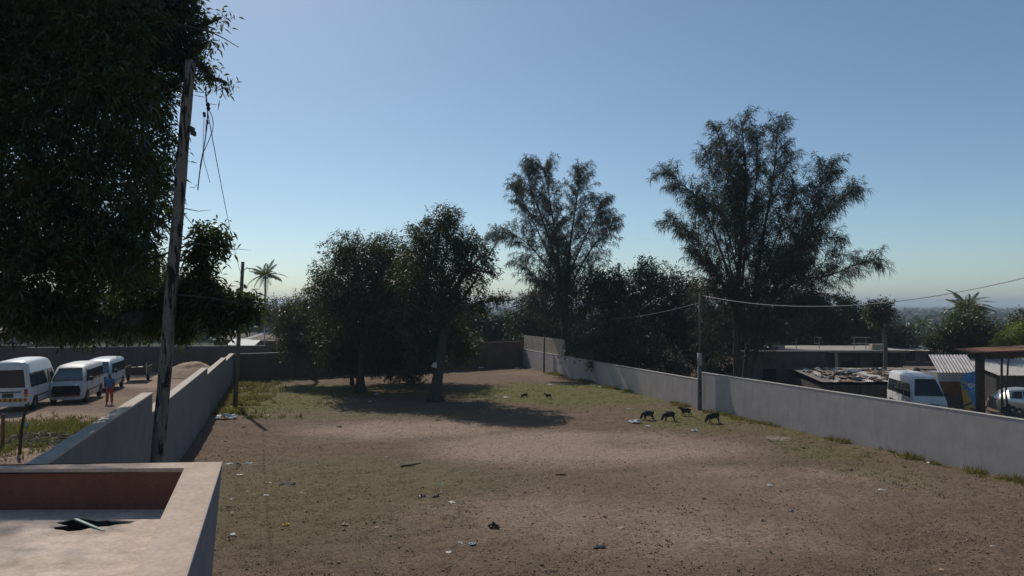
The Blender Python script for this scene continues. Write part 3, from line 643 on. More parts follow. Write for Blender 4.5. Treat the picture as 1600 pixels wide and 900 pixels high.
bg_tree('round_tree', 'distant bluish tree beside the slim coconut palm trunk', 440, 110, ((440, 490, 26), (415, 492, 18), (465, 490, 22)), 5000, .45)

def make_frond(L_, n, droop, m, width=.5):
    mb = MB(); P = []
    for i in range(9):
        t = i / 8; P.append(Vector((L_ * t * (1 - .12 * t), 0, L_ * (.30 * t - droop * t * t))))
    mb.tube(P, [.03 * (1 - .85 * i / 8) + .004 for i in range(9)], 3)
    for i in range(n):
        t = .12 + .88 * i / n; j = min(int(t * 8), 7); p = P[j].lerp(P[j + 1], t * 8 - j); ax = (P[j + 1] - P[j]).normalized()
        ll = width * math.sin(math.pi * (.15 + .8 * t)) * L_ * .42
        for s_ in (-1, 1):
            dr = (ax * .75 + Vector((0, s_ * .8, -.35 + random.uniform(-.15, .1)))).normalized(); q = p + dr * ll; w2 = ax * .035
            mb.quad(p - w2, p + dr * ll * .5 + w2 * 1.1 + Vector((0, 0, .02)), q + Vector((0, 0, -.12 * ll)), p + dr * ll * .5 - w2)
    return mb.mesh('frond', m)
fr_m = [make_frond(2.8, 34, dr_, M_palm) for dr_ in (.35, .6, .85)]
def palm(label, px, py_top, d, base_px=None, scale=1.0, nf=24, lean=.3):
    top = at(px, py_top, d); b = at(base_px or px, 540, d); b.z = gz(b.x, b.y)
    t = thing('coconut_palm', label, 'palm', b, group='coconut palms on the skyline'); h = top - b
    P = [Vector((h.x * (i / 6) ** 2, 0, h.z * i / 6 - (.15 if i == 0 else 0))) for i in range(7)]
    MB().tube(P, [.24, .17, .15, .14, .13, .12, .12], 8).build('trunk', M_barkg, t, smooth=True)
    for i in range(nf):
        o = bpy.data.objects.new('frond', fr_m[i % 3]); C.objects.link(o); o.parent = t; o.location = P[-1]
        el = 62 - 85 * (i / nf) + random.uniform(-8, 8)
        o.rotation_euler = (random.uniform(-.2, .2), -R(el) , i * 2.4 + random.uniform(-.2, .2)); o.scale = (scale * random.uniform(.85, 1.1),) * 3
    cl = MB()
    for i in range(6):
        a_ = i * 1.05; c_ = P[-1] + Vector((.22 * math.cos(a_), .22 * math.sin(a_), -.2)); cl.box(c_, (.2, .2, .24), Matrix.Rotation(a_, 3, 'Z'))
    cl.build('coconuts', M_bark, t)
palm('slim coconut palm standing clear against the sky behind the thin pole', 415, 432, 98, 413, 1.0)
palm('coconut palm rising out of the green trees behind the kiosk', 1511, 482, 66, 1512, .85)
palm('far hazy coconut palm low on the skyline behind the rubble roof', 1443, 506, 120, 1443, .85, 18)

# far woodland, a continuous mass on the horizon
n = 2600; ang = rng.uniform(R(-46), R(46), n); dd = np.where(np.arange(n) < 1500, rng.uniform(150, 420, n), rng.uniform(400, 1500, n))
cx_ = np.tan(ang) * dd; hh = 3.2 + 5.5 * fbm(cx_ * .03 + 9, dd * .03, 77, 3); rr = rng.uniform(2.5, 5, n) * np.where(dd > 400, 2.2, 1)
per = 46; j = np.repeat(np.arange(n), per); u = unit(len(j))
gz0 = gz_arr(cx_, dd)
cen = np.stack([cx_[j] + u[:, 0] * rr[j], dd[j] + u[:, 1] * rr[j], gz0[j] + np.clip(hh[j] * .5 + u[:, 2] * hh[j] * .5, 0, 99)], -1)
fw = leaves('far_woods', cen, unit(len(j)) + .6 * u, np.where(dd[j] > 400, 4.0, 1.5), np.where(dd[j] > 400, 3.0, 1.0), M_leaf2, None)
tag(fw, 'dark band of distant trees along the horizon', 'woods', kind='stuff')

# ------------------------------------------------------------------ poles and wires
d = 16.0; top = at(297.5, 95, d); a_ = at(246, 720, d); dirp = (top - a_) / (top.z - a_.z); bs = a_ - dirp * (a_.z + .3)
pole = thing('leaning_utility_pole', 'thick weathered wooden utility pole leaning in front of the boundary wall', 'utility pole', bs)
N = 22; P = [bs + dirp * ((top.z - bs.z) * i / N) - bs + Vector((math.sin(i * .9) * .006, 0, 0)) for i in range(N + 1)]
MB().tube(P, [.15 - .04 * i / N + .004 * math.sin(i * 2.3) for i in range(N + 1)], 14).build('shaft', M_wood, pole, smooth=True)
k_ = MB()
for px_, py_ in ((302, 208), (300, 202)):
    c_ = at(px_, py_, d) - bs; k_.box(c_, (.05, .2, .1))
k_.build('bracket', M_iron, pole)
rk = thing('insulator_rack', 'dark insulators and frayed wires hanging beside the leaning pole top', 'insulators', at(322, 150, d))
o2 = rk.location
arm = MB()
arm.tube([at(305, 143, d) - o2, at(322, 145, d) - o2], .008, 5); arm.tube([at(304, 149, d) - o2, at(320, 152, d) - o2], .007, 5); arm.tube([at(321, 141, d) - o2, at(326, 147, d) - o2], .009, 5)
arm.build('arm', M_iron, rk)
ins = MB()
for px_, py0, py1, r_ in ((321.5, 143, 162, .022), (324.5, 160, 173, .05), (318.5, 175, 183, .04), (323.5, 187, 194, .03)):
    c0_, c1_ = at(px_, py0, d) - o2, at(px_ + 1.5, py1, d) - o2
    ins.tube([c0_, c0_.lerp(c1_, .3), c0_.lerp(c1_, .5), c0_.lerp(c1_, .75), c1_], [r_ * .4, r_, r_ * .6, r_ * .95, r_ * .4], 8)
ins.build('insulator', M_black, rk, smooth=True)
for pts, r_ in (([(325, 165), (323, 200), (317, 240), (312, 270), (309, 297)], .013), ([(324, 170), (331, 180), (333, 200), (324, 225), (315, 245), (311, 280), (309.5, 292)], .009), ([(319, 180), (318, 205), (317, 230)], .006), ([(322, 190), (321, 215), (318, 245), (324, 270), (328, 285)], .006),
                ([(327, 162), (333, 163), (338, 163.5)], .006), ([(296, 292), (303, 293), (308, 288)], .005)):
    MB().tube(spline([at(*p_, d) - o2 for p_ in pts], 12), r_, 4).build('wire_end', M_black, rk)
def cable(label, a, b, sag, r=.012, m=M_black, n=20):
    a, b = Vector(a), Vector(b); P = [a.lerp(b, i / n) - Vector((0, 0, 4 * sag * (i / n) * (1 - i / n))) - a for i in range(n + 1)]
    o = MB().tube(P, r, 5).build('overhead_wire', m); o.location = a; return tag(o, label, 'wire')
d2 = 39.5; b2 = on(367, 638); tp2 = at(379.5, 409, d2)
p2 = thing('thin_utility_pole', 'thin dark wooden pole standing in the grass beside the stepped wall', 'utility pole', b2)
MB().tube([Vector((0, 0, -.2)), (tp2 - b2) * .5, tp2 - b2], [.13, .11, .09], 10).build('shaft', M_wood2, p2, smooth=True)
MB().tube([(tp2 - b2) * .93 + Vector((.02, -.05, 0)), (tp2 - b2) * .93 + Vector((.3, -.1, .25)), (tp2 - b2) * .93 + Vector((.42, -.1, .1))], .02, 4).build('hook', M_iron, p2)
cable('slack black wire running from the leaning pole to the thin pole', at(324, 172, d), at(379, 436, d2), .35, .010)
b3 = on(1084, 634); b3 = Vector((float(right_line(39.2)) - .27, 39.2, gz(9.9, 39.2)))
p3 = thing('utility_pole', 'slim utility pole with concrete foot standing at the step in the long grey wall', 'utility pole', b3)
MB().tube([Vector((0, 0, -.2)), Vector((0, 0, .02)), Vector((0, 0, 3.0))], [.13, .125, .105], 10).build('foot', rough_mat('stained_pole_foot', (.10, .095, .09), (.16, .15, .14), 4), p3, smooth=True)
MB().tube([Vector((0, 0, 2.35)), Vector((0, 0, 3.02))], .118, 10).build('pale_collar', M_conc, p3, smooth=True)
MB().tube([Vector((0, 0, 2.95)), Vector((.03, 0, 4.6)), Vector((.05, 0, 6.25))], [.075, .065, .055], 8).build('shaft', M_wood2, p3, smooth=True)
MB().box((0, -.14, 1.35), (.1, .04, .5)).box((0, -.14, .9), (.1, .04, .12)).build('clamp', M_iron, p3)
pt = b3 + Vector((.05, 0, 6.1))
cable('pale sagging power line from the slim pole out over the flat-roofed shacks', pt, at(1660, 419, 26), .95, .016, mat('pale_wire', (.25, .25, .25), .5))
cable('thin cable from the slim pole into the dark round tree', pt - Vector((0, 0, .4)), at(932, 499, 60), .25, .012, bpy.data.materials['pale_wire'])
b4_ = Vector((*rp(60.5), 0)) + Vector((-.3, 0, 0))
p4 = thing('short_post', 'short dark post standing against the raised wall section', 'post', b4_)
MB().tube([Vector((0, 0, -.2)), Vector((0, 0, 1.4)), Vector((.03, 0, 3.0))], [.08, .075, .06], 8).build('shaft', M_wood2, p4, smooth=True)
MB().tube([Vector((.03, 0, 2.96)), Vector((.03, 0, 3.05))], [.075, .07], 8).build('cap', M_iron, p4)

# ------------------------------------------------------------------ vehicles
M_white = rough_mat('white_van_paint', (.72, .73, .74), (.62, .62, .61), 1.5, .35, .02, .001, spec=.5, stain=(.5, .47, .43))
M_dirtyw = rough_mat('dirty_white_paint', (.5, .5, .48), (.6, .6, .6), 2.5, .5, .05, .002, spec=.4, stain=(.32, .27, .22))
M_blueg = rough_mat('faded_blue_paint', (.32, .42, .48), (.42, .5, .54), 2, .4, .03, .002, spec=.5)
M_glass = mat('dark_window_glass', (.02, .025, .03), .06, 0, .6)
M_glassb = mat('dusty_window_glass', (.10, .13, .16), .18, 0, .5)
M_dark = mat('dark_engine_bay', (.012, .012, .013), .8)
M_tyre = mat('tyre_rubber', (.02, .02, .02), .9)
M_rim = mat('steel_rim', (.3, .3, .31), .5, .6)
M_red = mat('red_lens', (.25, .02, .015), .25); M_yel = mat('yellow_reflector', (.6, .32, .03), .4); M_redr = mat('red_reflector', (.4, .05, .03), .4)
M_clear = mat('clear_lens', (.55, .57, .6), .12); M_plast = mat('black_plastic', (.03, .03, .03), .6)
def half_ring(hw, zb, zr, belt, tum, r=.12):
    b = min(belt, zr - .16)
    return [(0, zb), (hw - .08, zb), (hw - .01, zb + .12), (hw, (zb + b) / 2), (hw - .005, b), (hw - tum, zr - .13), (hw - tum - .05, zr - .06), (hw - tum - .16, zr - .012), (hw * .4, zr + .012), (0, zr + .02)]
def full(x_, hr): return [(x_, y_, z_) for y_, z_ in hr] + [(x_, -y_, z_) for y_, z_ in hr[-2:0:-1]]
def wheel(root, x_, y_, r=.33, w_=.2):
    s_ = 1 if y_ > 0 else -1
    wh = MB(); prof = [(0, r * .6), (.02, r * .93), (.05, r), (w_ - .05, r), (w_ - .02, r * .93), (w_, r * .6)]
    rings = [[(x_ + rr_ * math.cos(t_ * math.pi / 10), y_ + s_ * (yy_ - w_), r + rr_ * math.sin(t_ * math.pi / 10)) for t_ in range(20)] for yy_, rr_ in prof]
    o = wh.rings(rings).build('wheel', M_tyre, root, smooth=True)
    rm = MB().rings([[(x_ + rr_ * math.cos(t_ * math.pi / 8), y_ + s_ * yy_, r + rr_ * math.sin(t_ * math.pi / 8)) for t_ in range(16)] for yy_, rr_ in ((-.02, r * .6), (.006, r * .58), (-.02, r * .45), (.004, r * .2), (.012, r * .12))])
    rm.build('rim', M_rim, o)
def van(name, label, loc, fwd, L_=4.7, W_=1.7, H_=2.2, paint=M_white, group=None, front='whole', rear_strip=False, glass=M_glass, side_open=False):
    t = thing(name, label, 'van', loc, math.atan2(fwd[1], fwd[0]), group)
    hw = W_ / 2; belt = 1.12; zb = .3; tum = .1; xr, xf = -L_ / 2, L_ / 2
    tum2 = tum + max(0, (H_ - 2.1)) * .25
    def hr(zr, w_=hw, tm=tum2, b=zb): return half_ring(w_, b, zr, belt, tm)
    st = [(xr + .0, H_ - .22, hw - .07, tum2 + .06), (xr + .03, H_ - .12, hw - .03, tum2 + .02), (xr + .14, H_ - .03, hw, tum2), (xr + .6, H_, hw, tum2), (0, H_ + .01, hw, tum2),
          (xf - 1.5, H_ - .0, hw, tum2), (xf - 1.15, H_ - .05, hw, tum2), (xf - .92, H_ - .13, hw, tum2 + .02), (xf - .22, 1.2, hw - .01, .03), (xf - .07, 1.06, hw - .03, .03), (xf - .01, .9, hw - .08, .03), (xf, .8, hw - .12, .05)]
    MB().rings([full(x_, hr(zr, w_, tm)) for x_, zr, w_, tm in st]).build('body', paint, t, smooth=False)
    body = t.children[-1]
    body.data.shade_smooth(); 
    md = body.modifiers.new('es', 'EDGE_SPLIT'); md.split_angle = R(38)
    def ys(z_): return hw - .005 + (-tum2 + .005) * max(0, (z_ - belt)) / (H_ - .13 - belt) + .008
    zt_ = min(H_ - .28, 1.82)
    def sidewin(x0, x1, s_, x1t=None, z0=belt + .05, m_=glass):
        x1t = x1t if x1t is not None else x1; e = .012
        q = [(x0, s_ * ys(z0), z0), (x1, s_ * ys(z0), z0), (x1t, s_ * ys(zt_), zt_), (x0 + .02, s_ * ys(zt_), zt_)]
        qi = [(p_[0], p_[1] - s_ * .03, p_[2]) for p_ in q]
        o = MB().hexa(*((qi, q))).build('side_window', m_, t)
        f_ = MB()
        for i in range(4): f_.tube([q[i], q[(i + 1) % 4]], .014, 4)
        f_.build('window_frame', M_plast, o)
    for s_ in (-1, 1):
        xs = [xr + .25, xr + .25 + .95, xr + .25 + 1.95, xf - 1.62]
        sidewin(xs[0], xs[1] - .07, s_); sidewin(xs[1], xs[2] - .07, s_); sidewin(xs[2], xf - 1.75, s_)
        sidewin(xf - 1.64, xf - .62, s_, xf - 1.02)
        # sill trim, door seams, handles
        MB().box((-.1, s_ * (hw + .004), .68), (L_ * .72, .02, .05)).build('rub_strip', M_plast, t)
        for xx in (xr + 1.15, xf - 1.7, xf - .72):
            MB().box((xx, s_ * (hw + .001), .8), (.012, .008, .75)).build('door_seam', M_plast, t)
        MB().box((xf - 1.55, s_ * (hw + .015), 1.0), (.16, .03, .03)).build('handle', M_plast, t)
        if front == 'whole' or s_ > 0:
            MB().box((xf - .68, s_ * (hw + .16), 1.3), (.09, .2, .22)).box((xf - .7, s_ * (hw + .05), 1.25), (.04, .14, .04)).build('mirror', M_plast, t, bevel=.02)
        for xx in (xr + .85, xf - .75):
            arch = MB(); pts = [(xx + .42 * math.cos(a_), s_ * (hw + .003), .33 + .42 * math.sin(a_)) for a_ in np.linspace(0, math.pi, 13)]
            arch.f.append(tuple(range(len(pts)))); arch.v += pts
            pts2 = [(p_[0], s_ * (hw - .25), p_[2]) for p_ in pts]; n_ = len(arch.v); arch.v += pts2; arch.f.append(tuple(range(n_, n_ + len(pts2))))
            for i in range(len(pts) - 1): arch.f.append((i, i + 1, n_ + i + 1, n_ + i))
            arch.build('wheel_arch', M_dark, t)
            wheel(t, xx, s_ * (hw + .012))
    # windscreen on the slope between the roof and the cowl
    def slope(f_, y_): 
        x0_, z0_, x1_, z1_ = xf - .92, H_ - .13, xf - .22, 1.2
        return Vector((x0_ + (x1_ - x0_) * f_ + .012, y_, z0_ + (z1_ - z0_) * f_ + .034))
    q = [slope(.1, -(hw - tum2 - .2)), slope(.94, -(hw - .13)), slope(.94, hw - .13), slope(.1, hw - tum2 - .2)]
    ws = MB().hexa([p_ - Vector((.03, 0, .03)) for p_ in q], q).build('windscreen', M_glassb if front != 'whole' else glass, t)
    f_ = MB()
    for i in range(4): f_.tube([q[i], q[(i + 1) % 4]], .018, 4)
    f_.build('seal', M_plast, ws)
    MB().tube([slope(.92, -.1) + Vector((.02, 0, .02)), slope(.35, .3) + Vector((.02, 0, .02))], .008, 4).build('wiper', M_plast, ws)
    MB().box((xr + .08, 0, .42), (.14, W_ - .06, .2)).build('rear_bumper', M_plast, t, bevel=.03)
    if front == 'whole':
        MB().box((xf + .02, 0, .46), (.14, W_ - .05, .26)).build('front_bumper', M_plast, t, bevel=.04)
        MB().box((xf + .004, 0, .8), (.02, .75, .12)).build('grille', M_plast, t)
        for s_ in (-1, 1): MB().box((xf - .01, s_ * .58, .8), (.06, .34, .17)).build('headlight', M_clear, t, bevel=.02)
    else:
        op = MB(); qq = [(-.62, .46), (.62, .46), (.68, .72), (.6, 1.0), (-.6, 1.0), (-.68, .72)]
        op.v += [(xf + .012, y_, z_) for y_, z_ in qq] + [(xf - .3, y_ * .9, z_ * .98) for y_, z_ in qq]
        op.f += [(0, 1, 2, 3, 4, 5), (11, 10, 9, 8, 7, 6)] + [(i, (i + 1) % 6, 6 + (i + 1) % 6, 6 + i) for i in range(6)]
        op.build('open_engine_bay', M_dark, t)
        MB().tube([(xf + .03, -.66, .55), (xf + .05, 0, .5), (xf + .03, .66, .52)], .035, 6).build('crash_bar', M_rust, t)
        MB().box((xf + .02, -.25, .78), (.05, .03, .42), Matrix.Rotation(.2, 3, 'X')).box((xf + .02, .35, .7), (.05, .03, .4)).build('bracket', M_iron, t)
        MB().box((xf - .03, .45, 1.03), (.1, .16, .09)).build('loose_lamp', M_clear, t, bevel=.02)
        MB().box((xf - .62, -.35, H_ - .42), (.02, .34, .2), Matrix.Rotation(-.6, 3, 'Y')).build('sticker', M_plast, t)
    # rear
    zr0, zr1 = belt + .08, H_ - .42
    q = [(xr - .012, -(hw - .2), zr0), (xr - .012, hw - .2, zr0), (xr - .012, hw - .28, zr1), (xr - .012, -(hw - .28), zr1)]
    rwn = MB().hexa([(p_[0] + .04, p_[1], p_[2]) for p_ in q], q).build('rear_window', glass, t)
    f_ = MB()
    for i in range(4): f_.tube([q[i], q[(i + 1) % 4]], .016, 4)
    f_.build('seal', M_plast, rwn)
    for s_ in (-1, 1):
        tl = MB().box((xr - .005, s_ * (hw - .15), .93), (.06, .13, .36)).build('tail_light', M_red, t, bevel=.015)
        MB().box((xr - .04, s_ * (hw - .15), .84), (.012, .11, .1)).build('indicator', M_yel, tl)
    MB().box((xr - .015, 0, .98), (.04, 1.0, .05)).build('trim_bar', M_plast, t)
    MB().box((xr - .02, .05, .82), (.02, .46, .2)).build('number_plate', mat('plate_dark', (.06, .065, .06), .5), t)
    if rear_strip:
        nS = 14
        for i in range(nS):
            y_ = -hw + .12 + (W_ - .24) * (i + .5) / nS
            MB().box((xr + .0, y_, .6), (.02, (W_ - .24) / nS - .004, .15)).build('reflector_tile', M_yel if i % 2 else M_redr, t)
    return t
wd = Vector((-.306, 1, 0)).normalized(); wn = Vector((wd.y, -wd.x, 0))   # along the yard wall, and to its right
def park(px_, py_, side, Ln, Wd):
    """centre of a vehicle whose near right-hand corner stands at the pixel's ground point"""
    p_ = on(px_, py_); c_ = p_ + wd * (Ln / 2) - wn * (Wd / 2); c_.z = gz(c_.x, c_.y); return c_
GV = 'old minibuses parked in the yard'
van('minibus', 'white high-roof minibus seen from behind with red and yellow reflector strip', park(46, 643, 1, 4.7, 1.7), wd, H_=2.42, rear_strip=True, group=GV, glass=M_glass)
van('minibus', 'dirty white minibus with its stripped open nose beside the high-roof one', park(131, 631, 1, 4.5, 1.65), -wd, L_=4.5, W_=1.65, H_=2.0, paint=M_dirtyw, front='stripped', group=GV)
van('minibus', 'faded blue-grey stripped minibus parked behind the standing person', park(172, 613, 1, 4.5, 1.65), -wd, L_=4.5, W_=1.65, H_=2.0, paint=M_blueg, front='stripped', group=GV)
vp_ = at(1428, 640, 39.6); fv = Vector((-.186, -.982, 0)).normalized(); sv = Vector((fv.y, -fv.x, 0))   # sv: its right hand
c_ = Vector((vp_.x, 39.6, 0)) - fv * 2.35 - sv * .85; c_.z = -.62
van('minibus', 'clean white high-roof minibus parked behind the long grey wall near the kiosk', c_, fv, H_=2.3, group=None)

def car(label, loc, fwd, paint):
    t = thing('parked_car', label, 'car', loc, math.atan2(fwd[1], fwd[0])); hw = .84
    st = [(-2.0, .7, .95, .35), (-1.95, .95, .8, .5), (-1.75, 1.05, .82, .5), (-1.35, 1.4, .84, .24), (-.6, 1.48, .84, .2), (.25, 1.44, .84, .2), (.95, .98, .84, .06), (1.6, .9, .82, .06), (1.95, .78, .72, .05), (2.05, .6, .6, .05)]
    rings = []
    for x_, zr, w_, tm in st:
        w_ = min(w_, hw); belt = min(.9, zr - .1)
        h = [(0, .25), (w_ - .06, .25), (w_, .4), (w_, belt), (w_ - tm, zr - .06), (w_ - tm - .1, zr - .01), (0, zr)]
        rings.append([(x_, y_, z_) for y_, z_ in h] + [(x_, -y_, z_) for y_, z_ in h[-2:0:-1]])
    o = MB().rings(rings).build('body', paint, t, smooth=True); o.modifiers.new('es', 'EDGE_SPLIT').split_angle = R(35)
    for s_ in (-1, 1):
        def y_at(z_): return s_ * (hw - .2 * (z_ - .9) / .5 + .012)
        for q in (((-1.3, .95), (-.72, .95), (-.72, 1.33), (-1.12, 1.3)), ((-.66, .95), (.1, .95), (.1, 1.34), (-.66, 1.34)), ((.16, .95), (.72, .95), (.3, 1.3), (.16, 1.33))):
            pts = [(x_, y_at(z_), z_) for x_, z_ in q]; MB().hexa([(p_[0], p_[1] - s_ * .03, p_[2]) for p_ in pts], pts).build('side_window', M_glass, t)
        MB().box((.72, s_ * .95, .98), (.1, .18, .13)).build('mirror', paint, t, bevel=.03)
        for x_ in (-.62, .12): MB().box((x_, s_ * (hw + .002), .68), (.012, .008, .45)).build('door_seam', M_plast, t)
        for x_ in (-1.25, 1.3): wheel(t, x_, s_ * (hw + .01), .3, .19)
        MB().box((1.93, s_ * .55, .68), (.12, .3, .14)).build('headlight', M_clear, t, bevel=.03)
        MB().box((-1.9, s_ * .6, .8), (.14, .22, .2)).build('tail_light', M_red, t, bevel=.02)
    q = [(.36, -.6, 1.4), (.94, -.74, 1.01), (.94, .74, 1.01), (.36, .6, 1.4)]
    MB().hexa([(p_[0] - .02, p_[1], p_[2] - .02) for p_ in q], [(p_[0] + .012, p_[1], p_[2] + .012) for p_ in q]).build('windscreen', M_glass, t)
    return t
M_silver = mat('silver_car_paint', (.5, .5, .48), .25, .55, .5)
cp = at(1612, 600, 42); cp.z = -.66
car('silver hatchback parked beyond the wall under the rusty canopy', cp, Vector((.96, -.28, 0)), M_silver)

# low derelict trailer behind the blue-grey minibus
tb = on(212, 597); tr_ = thing('derelict_trailer', 'low dark derelict trailer resting near the sand mound', 'trailer', tb, math.atan2(wd.y, wd.x))
MB().box((.9, 0, .55), (2.4, 1.4, .08)).build('bed', M_iron, tr_)
for y_ in (-.7, .7): MB().box((.9, y_, .82), (2.4, .05, .5)).build('side_board', M_iron, tr_)
MB().box((-.3, 0, .82), (.05, 1.4, .5)).build('tail_board', M_iron, tr_)
for y_ in (-.72, .72): wheel(tr_, .9, y_ * 1.02, .3, .18)
MB().tube([(-.3, -.72, .5), (-.3, -.72, 1.35)], .04, 6).build('stake', M_conc, tr_)
for i, (x_, y_) in enumerate(((.1, .2), (.5, -.2))): MB().box((x_, y_, .92), (.4, .3, .24), Matrix.Rotation(.4 * i, 3, 'Z')).build('load_box', M_dirtyw, tr_, bevel=.02)

# ------------------------------------------------------------------ person in the yard
pb_ = on(171, 632); pr = thing('person', 'person in blue shirt and red trousers standing beside the minibuses', 'person', pb_, R(25)); pr.scale = (.92,) * 3
M_skin = mat('skin', (.09, .05, .035), .6); M_blue = rough_mat('blue_cloth', (.06, .16, .32), (.08, .2, .38), 8, .9); M_redc = rough_mat('red_cloth', (.33, .06, .045), (.4, .09, .07), 8, .9)
V = [(0, 0, .93), (0, 0, 1.15), (0, 0, 1.38), (0, -.01, 1.5), (0, -.02, 1.57), (0, -.02, 1.68),
     (.17, 0, 1.4), (.22, .02, 1.13), (.21, -.08, .9), (.2, -.11, .8), (-.17, 0, 1.4), (-.23, 0, 1.13), (-.2, -.1, .92), (-.18, -.14, .83),
     (.09, 0, .88), (.11, -.02, .5), (.12, .02, .08), (.13, -.12, .03), (-.09, 0, .88), (-.11, -.03, .5), (-.13, 0, .08), (-.14, -.14, .03)]
E_ = [(0, 1), (1, 2), (2, 3), (3, 4), (4, 5), (2, 6), (6, 7), (7, 8), (8, 9), (2, 10), (10, 11), (11, 12), (12, 13), (0, 14), (14, 15), (15, 16), (16, 17), (0, 18), (18, 19), (19, 20), (20, 21)]
rad = [.13, .12, .13, .055, .08, .075, .06, .045, .035, .03, .06, .045, .035, .03, .085, .06, .04, .035, .085, .06, .04, .035]
skin('body', V, E_, rad, M_skin, pr)
skin('shirt', [(0, 0, .9), (0, 0, 1.12), (0, 0, 1.36), (0, 0, 1.44), (.17, 0, 1.4), (.22, .015, 1.16), (-.17, 0, 1.4), (-.23, 0, 1.16)], [(0, 1), (1, 2), (2, 3), (2, 4), (4, 5), (2, 6), (6, 7)], [.155, .15, .155, .08, .08, .07, .08, .07], M_blue, pr)
skin('trousers', [(0, 0, .95), (.09, 0, .86), (.11, -.02, .5), (.12, .02, .1), (-.09, 0, .86), (-.11, -.03, .5), (-.13, 0, .1)], [(0, 1), (1, 2), (2, 3), (0, 4), (4, 5), (5, 6)], [.15, .11, .085, .07, .11, .085, .07], M_redc, pr)
skin('hair', [(0, .0, 1.67), (0, .01, 1.73)], [(0, 1)], [.088, .06], mat('black_hair', (.012, .011, .01), .8), pr)

# ------------------------------------------------------------------ goats
M_goat = rough_mat('black_goat_coat', (.012, .011, .011), (.03, .026, .024), 14, .75, .3, .006, spec=.3)
M_horn = mat('horn', (.09, .075, .06), .6)
def goat(label, px_, py_, scale, pose, rz, tail_up=False):
    p_ = on(px_, py_); t = thing('goat', label, 'goat', p_, rz, 'black goats in the field')
    # x forward; unit goat: body 0.62 long, withers 0.5
    graz = pose == 'graze'
    if graz: neck = [(.32, 0, .37), (.38, 0, .26), (.40, 0, .16)]; head = [(.45, 0, .10), (.50, 0, .045)]; ear0 = (.39, .0, .18)
    else: neck = [(.32, 0, .50), (.40, 0, .56), (.45, 0, .60)]; head = [(.53, 0, .57), (.60, 0, .53)]; ear0 = (.44, 0, .61)
    st = .08 if pose == 'walk' else .03
    V = [(0, 0, .385), (.14, 0, .39), (.24, 0, .41), *neck, *head, (-.14, 0, .41), (-.25, 0, .43), (-.31, 0, .46), (-.34, 0, .53 if tail_up else .44), (-.33, 0, .60 if tail_up else .38),
         (.22, .075, .30), (.22 + st, .08, .16), (.21 + st, .08, .015), (.22, -.075, .30), (.20 - st, -.08, .16), (.18 - st, -.08, .015),
         (-.22, .08, .32), (-.20 + st, .085, .23), (-.29 + st, .085, .15), (-.27 + st, .085, .015), (-.22, -.08, .32), (-.22 - st, -.085, .23), (-.31 - st, -.085, .15), (-.29 - st, -.085, .015),
         (ear0[0] - .02, .09, ear0[2] - .0), (ear0[0] - .02, -.09, ear0[2] - .0)]
    E_ = [(0, 1), (1, 2), (2, 3), (3, 4), (4, 5), (5, 6), (6, 7), (0, 8), (8, 9), (9, 10), (10, 11), (11, 12), (2, 13), (13, 14), (14, 15), (2, 16), (16, 17), (17, 18), (9, 19), (19, 20), (20, 21), (21, 22), (9, 23), (23, 24), (24, 25), (25, 26), (5, 27), (5, 28)]
    rad = [.17, .165, .15, .1, .08, .075, .06, .042, .17, .145, .035, .022, .014, .06, .034, .028, .06, .034, .028, .07, .042, .03, .028, .07, .042, .03, .028, .022, .022]
    skin('body', V, E_, rad, M_goat, t)
    h = MB()
    for s_ in (-1, 1):
        e = Vector(neck[2]) + Vector((.01, s_ * .025, .04)); bk = Vector((-.06, s_ * .02, .07)) if not graz else Vector((-.02, s_ * .02, .09))
        h.tube([e, e + bk * .6, e + bk + Vector((-.05, s_ * .01, .0))], [.014, .011, .004], 6)
    h.build('horns', M_horn, t, smooth=True)
    t.scale = (scale,) * 3; return t
goat('black goat grazing with its thin tail raised straight up', 1013, 656, .8, 'graze', R(172), True)
goat('stocky black goat grazing just beside the one with the raised tail', 1046, 658, .84, 'graze', R(186))
goat('small black goat walking with its head held level behind the grazers', 1072, 650, .72, 'walk', R(178))
goat('large black goat grazing apart nearest the pole at the grey wall', 1115, 661, .9, 'graze', R(190))
goat('tiny black kid with its head down in the far grass', 820, 622, .5, 'graze', R(190))
goat('tiny black kid standing with head up in the far grass', 857, 623, .5, 'walk', R(170))

# ------------------------------------------------------------------ buildings beyond the right-hand wall
M_old = rough_mat('old_dark_cement', (.07, .065, .06), (.11, .1, .093), 1.2, .95, .3, .01, stain=(.04, .037, .034))
M_slab = rough_mat('roof_slab_cement', (.3, .28, .25), (.38, .35, .31), 2, .95, .3, .01)
M_tan = rough_mat('tan_block', (.42, .36, .28), (.5, .43, .34), 4, .9)
M_zinc = rough_mat('galvanised_sheet', (.38, .36, .35), (.5, .48, .47), 2, .5, .05, .002, metal=.35, stain=(.28, .2, .15))
M_rsheet = rough_mat('rusted_sheet', (.17, .11, .08), (.26, .18, .135), 2.5, .75, .1, .003, metal=.1)
M_grey = rough_mat('grey_cement_sheet', (.4, .39, .37), (.52, .5, .48), 3, .85)
def corr(mb, o, U, Wv, waves, amp=.025, thick=.006):
    o, U, Wv = Vector(o), Vector(U), Vector(Wv); nrm = U.cross(Wv).normalized()
    if nrm.z < 0: nrm = -nrm
    n = waves * 4
    for z_ in (0, -thick):
        b = len(mb.v)
        for i in range(n + 1):
            h_ = nrm * (amp * math.sin(2 * math.pi * i / 4) + z_)
            mb.v.append(tuple(o + Wv * (i / n) + h_)); mb.v.append(tuple(o + U + Wv * (i / n) + h_))
        for i in range(n): mb.f.append((b + 2 * i, b + 2 * i + 2, b + 2 * i + 3, b + 2 * i + 1))
    return mb
D1 = 60.0; xl, xr_ = at(1178, 545, D1).x, at(1412, 545, D1).x; zr_ = at(1300, 547, D1).z; gb = -1.3
